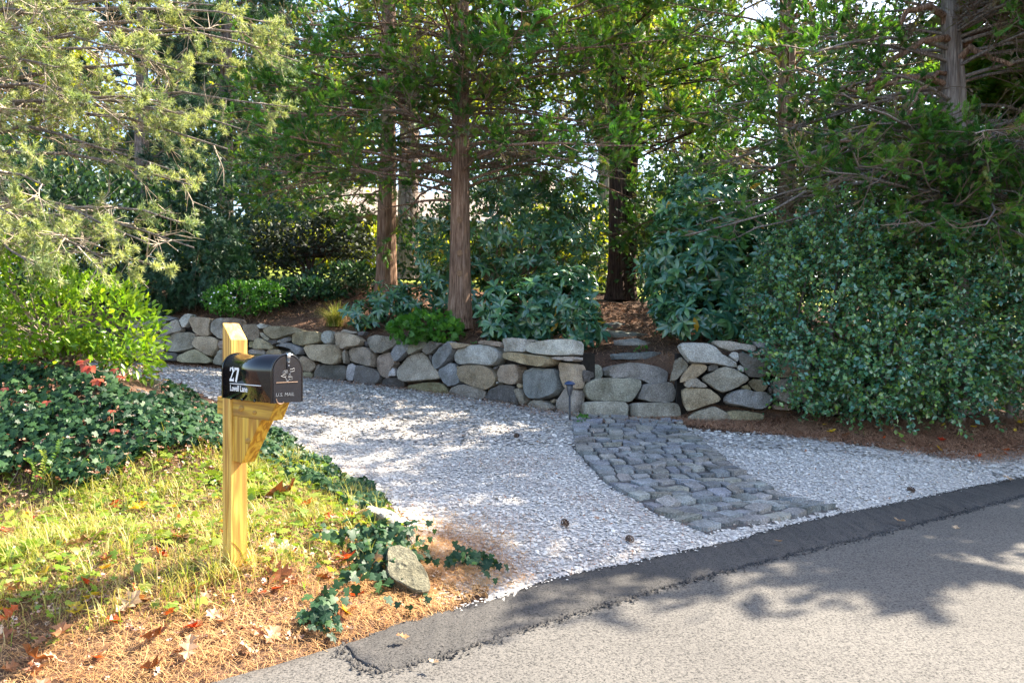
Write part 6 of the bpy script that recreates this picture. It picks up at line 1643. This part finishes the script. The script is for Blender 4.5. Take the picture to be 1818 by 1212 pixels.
far_tree('tall far tree filling the gap right of the dark cedar', 1220, 33, 14, blob(14, 5, .05), 13000, 'lf_fardark', .22)
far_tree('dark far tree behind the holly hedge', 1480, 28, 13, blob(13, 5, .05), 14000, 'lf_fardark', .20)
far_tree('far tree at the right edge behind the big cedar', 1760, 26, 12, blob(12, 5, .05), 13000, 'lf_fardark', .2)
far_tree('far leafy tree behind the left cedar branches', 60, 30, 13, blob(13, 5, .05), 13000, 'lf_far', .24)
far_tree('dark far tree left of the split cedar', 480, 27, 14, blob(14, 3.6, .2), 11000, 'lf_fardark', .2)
far_tree('far tree above the house roof', 880, 42, 13, blob(13, 6, .2), 12000, 'lf_fardark', .28)
far_tree('far tree beyond the left end of the wall', -150, 24, 11, blob(11, 5, .05), 12000, 'lf_fardark', .2)

# blue green white pine at centre left
b7 = (pixX(400, 19), 19.0, gz_at(pixX(400, 19), 19))
lm = limb_set(b7, 12, 60, 1.2, 11, lambda f: 3.2 * (1 - f) ** .8 + .5, rise=.25, droop=.25)
conifer('white_pine_tree', 'soft blue green white pine behind the yew at left', b7, 12, .2, lm, M['bark_pine'], M['lf_pine'], m1=12, m2=5, m3=3, spray=(.14, .22), template=PINE, t_leaf=.2, live=.85, b_len=(.3, .9))
b8 = (pixX(250, 17), 17.0, gz_at(pixX(250, 17), 17))
lm = limb_set(b8, 10, 46, .8, 9, lambda f: 2.6 * (1 - f) ** .8 + .4, rise=.25, droop=.3)
conifer('white_pine_tree', 'deep green pine half hidden behind the left cedar branches', b8, 10, .18, lm, M['bark_pine'], M['lf_pine'], m1=12, m2=5, m3=3, spray=(.13, .2), template=PINE, t_leaf=.2, live=.85, b_len=(.3, .8))

# understory shrubs that close the view between the trunks
def understory(label, u, D, w, hgt, n, mat, leaf=.13):
    bx = pixX(u, D); z = gz_at(bx, D)
    bush('background_shrub', label, [(bx - w * .35, D, z + hgt * .45, w * .5, w * .4, hgt * .5), (bx + w * .35, D + .3, z + hgt * .4, w * .5, w * .4, hgt * .45), (bx, D - .2, z + hgt * .65, w * .5, w * .4, hgt * .4)],
         n, (u, 500, D), LEAF2, mat, (leaf * .7, leaf * 1.2), 1.1, nst=24, shell=.35, group='background shrubs')
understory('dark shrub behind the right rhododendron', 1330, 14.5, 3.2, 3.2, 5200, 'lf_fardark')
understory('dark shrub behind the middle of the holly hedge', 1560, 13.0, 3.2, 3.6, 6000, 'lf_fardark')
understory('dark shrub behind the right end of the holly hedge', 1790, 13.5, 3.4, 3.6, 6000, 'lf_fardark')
understory('yellow green shrub on the lawn behind the path', 1190, 22, 3.0, 2.8, 4500, 'lf_far', .16)
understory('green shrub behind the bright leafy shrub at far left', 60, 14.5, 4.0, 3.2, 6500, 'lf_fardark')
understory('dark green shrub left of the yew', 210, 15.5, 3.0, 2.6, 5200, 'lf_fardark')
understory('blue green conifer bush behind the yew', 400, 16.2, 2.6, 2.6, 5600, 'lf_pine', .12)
understory('yellow shrub on the lawn behind the maple', 480, 23, 3.0, 1.6, 4500, 'lf_far', .16)
understory('low yellow green shrub on the lawn by the house', 640, 24, 2.4, 1.5, 3500, 'lf_far', .16)
understory('leafy shrub in front of the house corner', 800, 22, 2.2, 1.3, 3500, 'lf_far', .16)

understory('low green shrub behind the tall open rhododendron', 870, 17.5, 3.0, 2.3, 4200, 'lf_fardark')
understory('green shrub between the open rhododendron and the dark cedar', 1010, 18.5, 2.4, 2.2, 3600, 'lf_far', .14)
understory('round shrub right of the maple at the foot of the split cedar', 625, 14.6, 1.1, .6, 1800, 'lf_fardark', .10)
understory('low shrub below the maple behind the wall', 545, 14.2, 1.0, .45, 1500, 'lf_yew', .10)
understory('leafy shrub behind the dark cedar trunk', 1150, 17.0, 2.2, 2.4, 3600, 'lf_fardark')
# scraps on the shells
X = rng.uniform(-6, 6, 9000); Y = rng.uniform(3.8, 13, 9000); ok = in_poly(X, Y, DRIVE) & (rng.uniform(size=9000) < .34 + .6 * np.exp(-((X + .2) ** 2 + (Y - 5.3) ** 2) / 1.2)); X, Y = X[ok], Y[ok]; n = len(X)
s_ = rng.uniform(.012, .035, n)
V, Fc = scatter(LEAF2[0], LEAF2[1], np.c_[X, Y, height(X, Y) + .022], frames(rvec(n) * np.array([1, 1, .2]), unit(rng.normal(size=(n, 3)) * .4 + np.array([0, 0, 1]))), s_)
tag(mesh_np('leaf_litter', V, Fc, M['litter'], tint=np.repeat(rng.uniform(0, .7, n), 4)), 'tiny leaf scraps scattered over the shell driveway', 'leaf litter', kind='stuff')
X = rng.uniform(-2, 2.2, 14000); Y = rng.uniform(4.2, 7.2, 14000); ok = in_poly(X, Y, DRIVE) & ~in_poly(X, Y, cj) & (patch(X, Y, 2.6, 1.2) * rng.uniform(size=14000) > .40)
straw_mesh('pine_straw', X[ok], Y[ok], lambda x, y: height(x, y) + .018, (.05, .11), (.0014, .0026), 'mulchstraw', 'stray pine needles lying on the shell driveway')
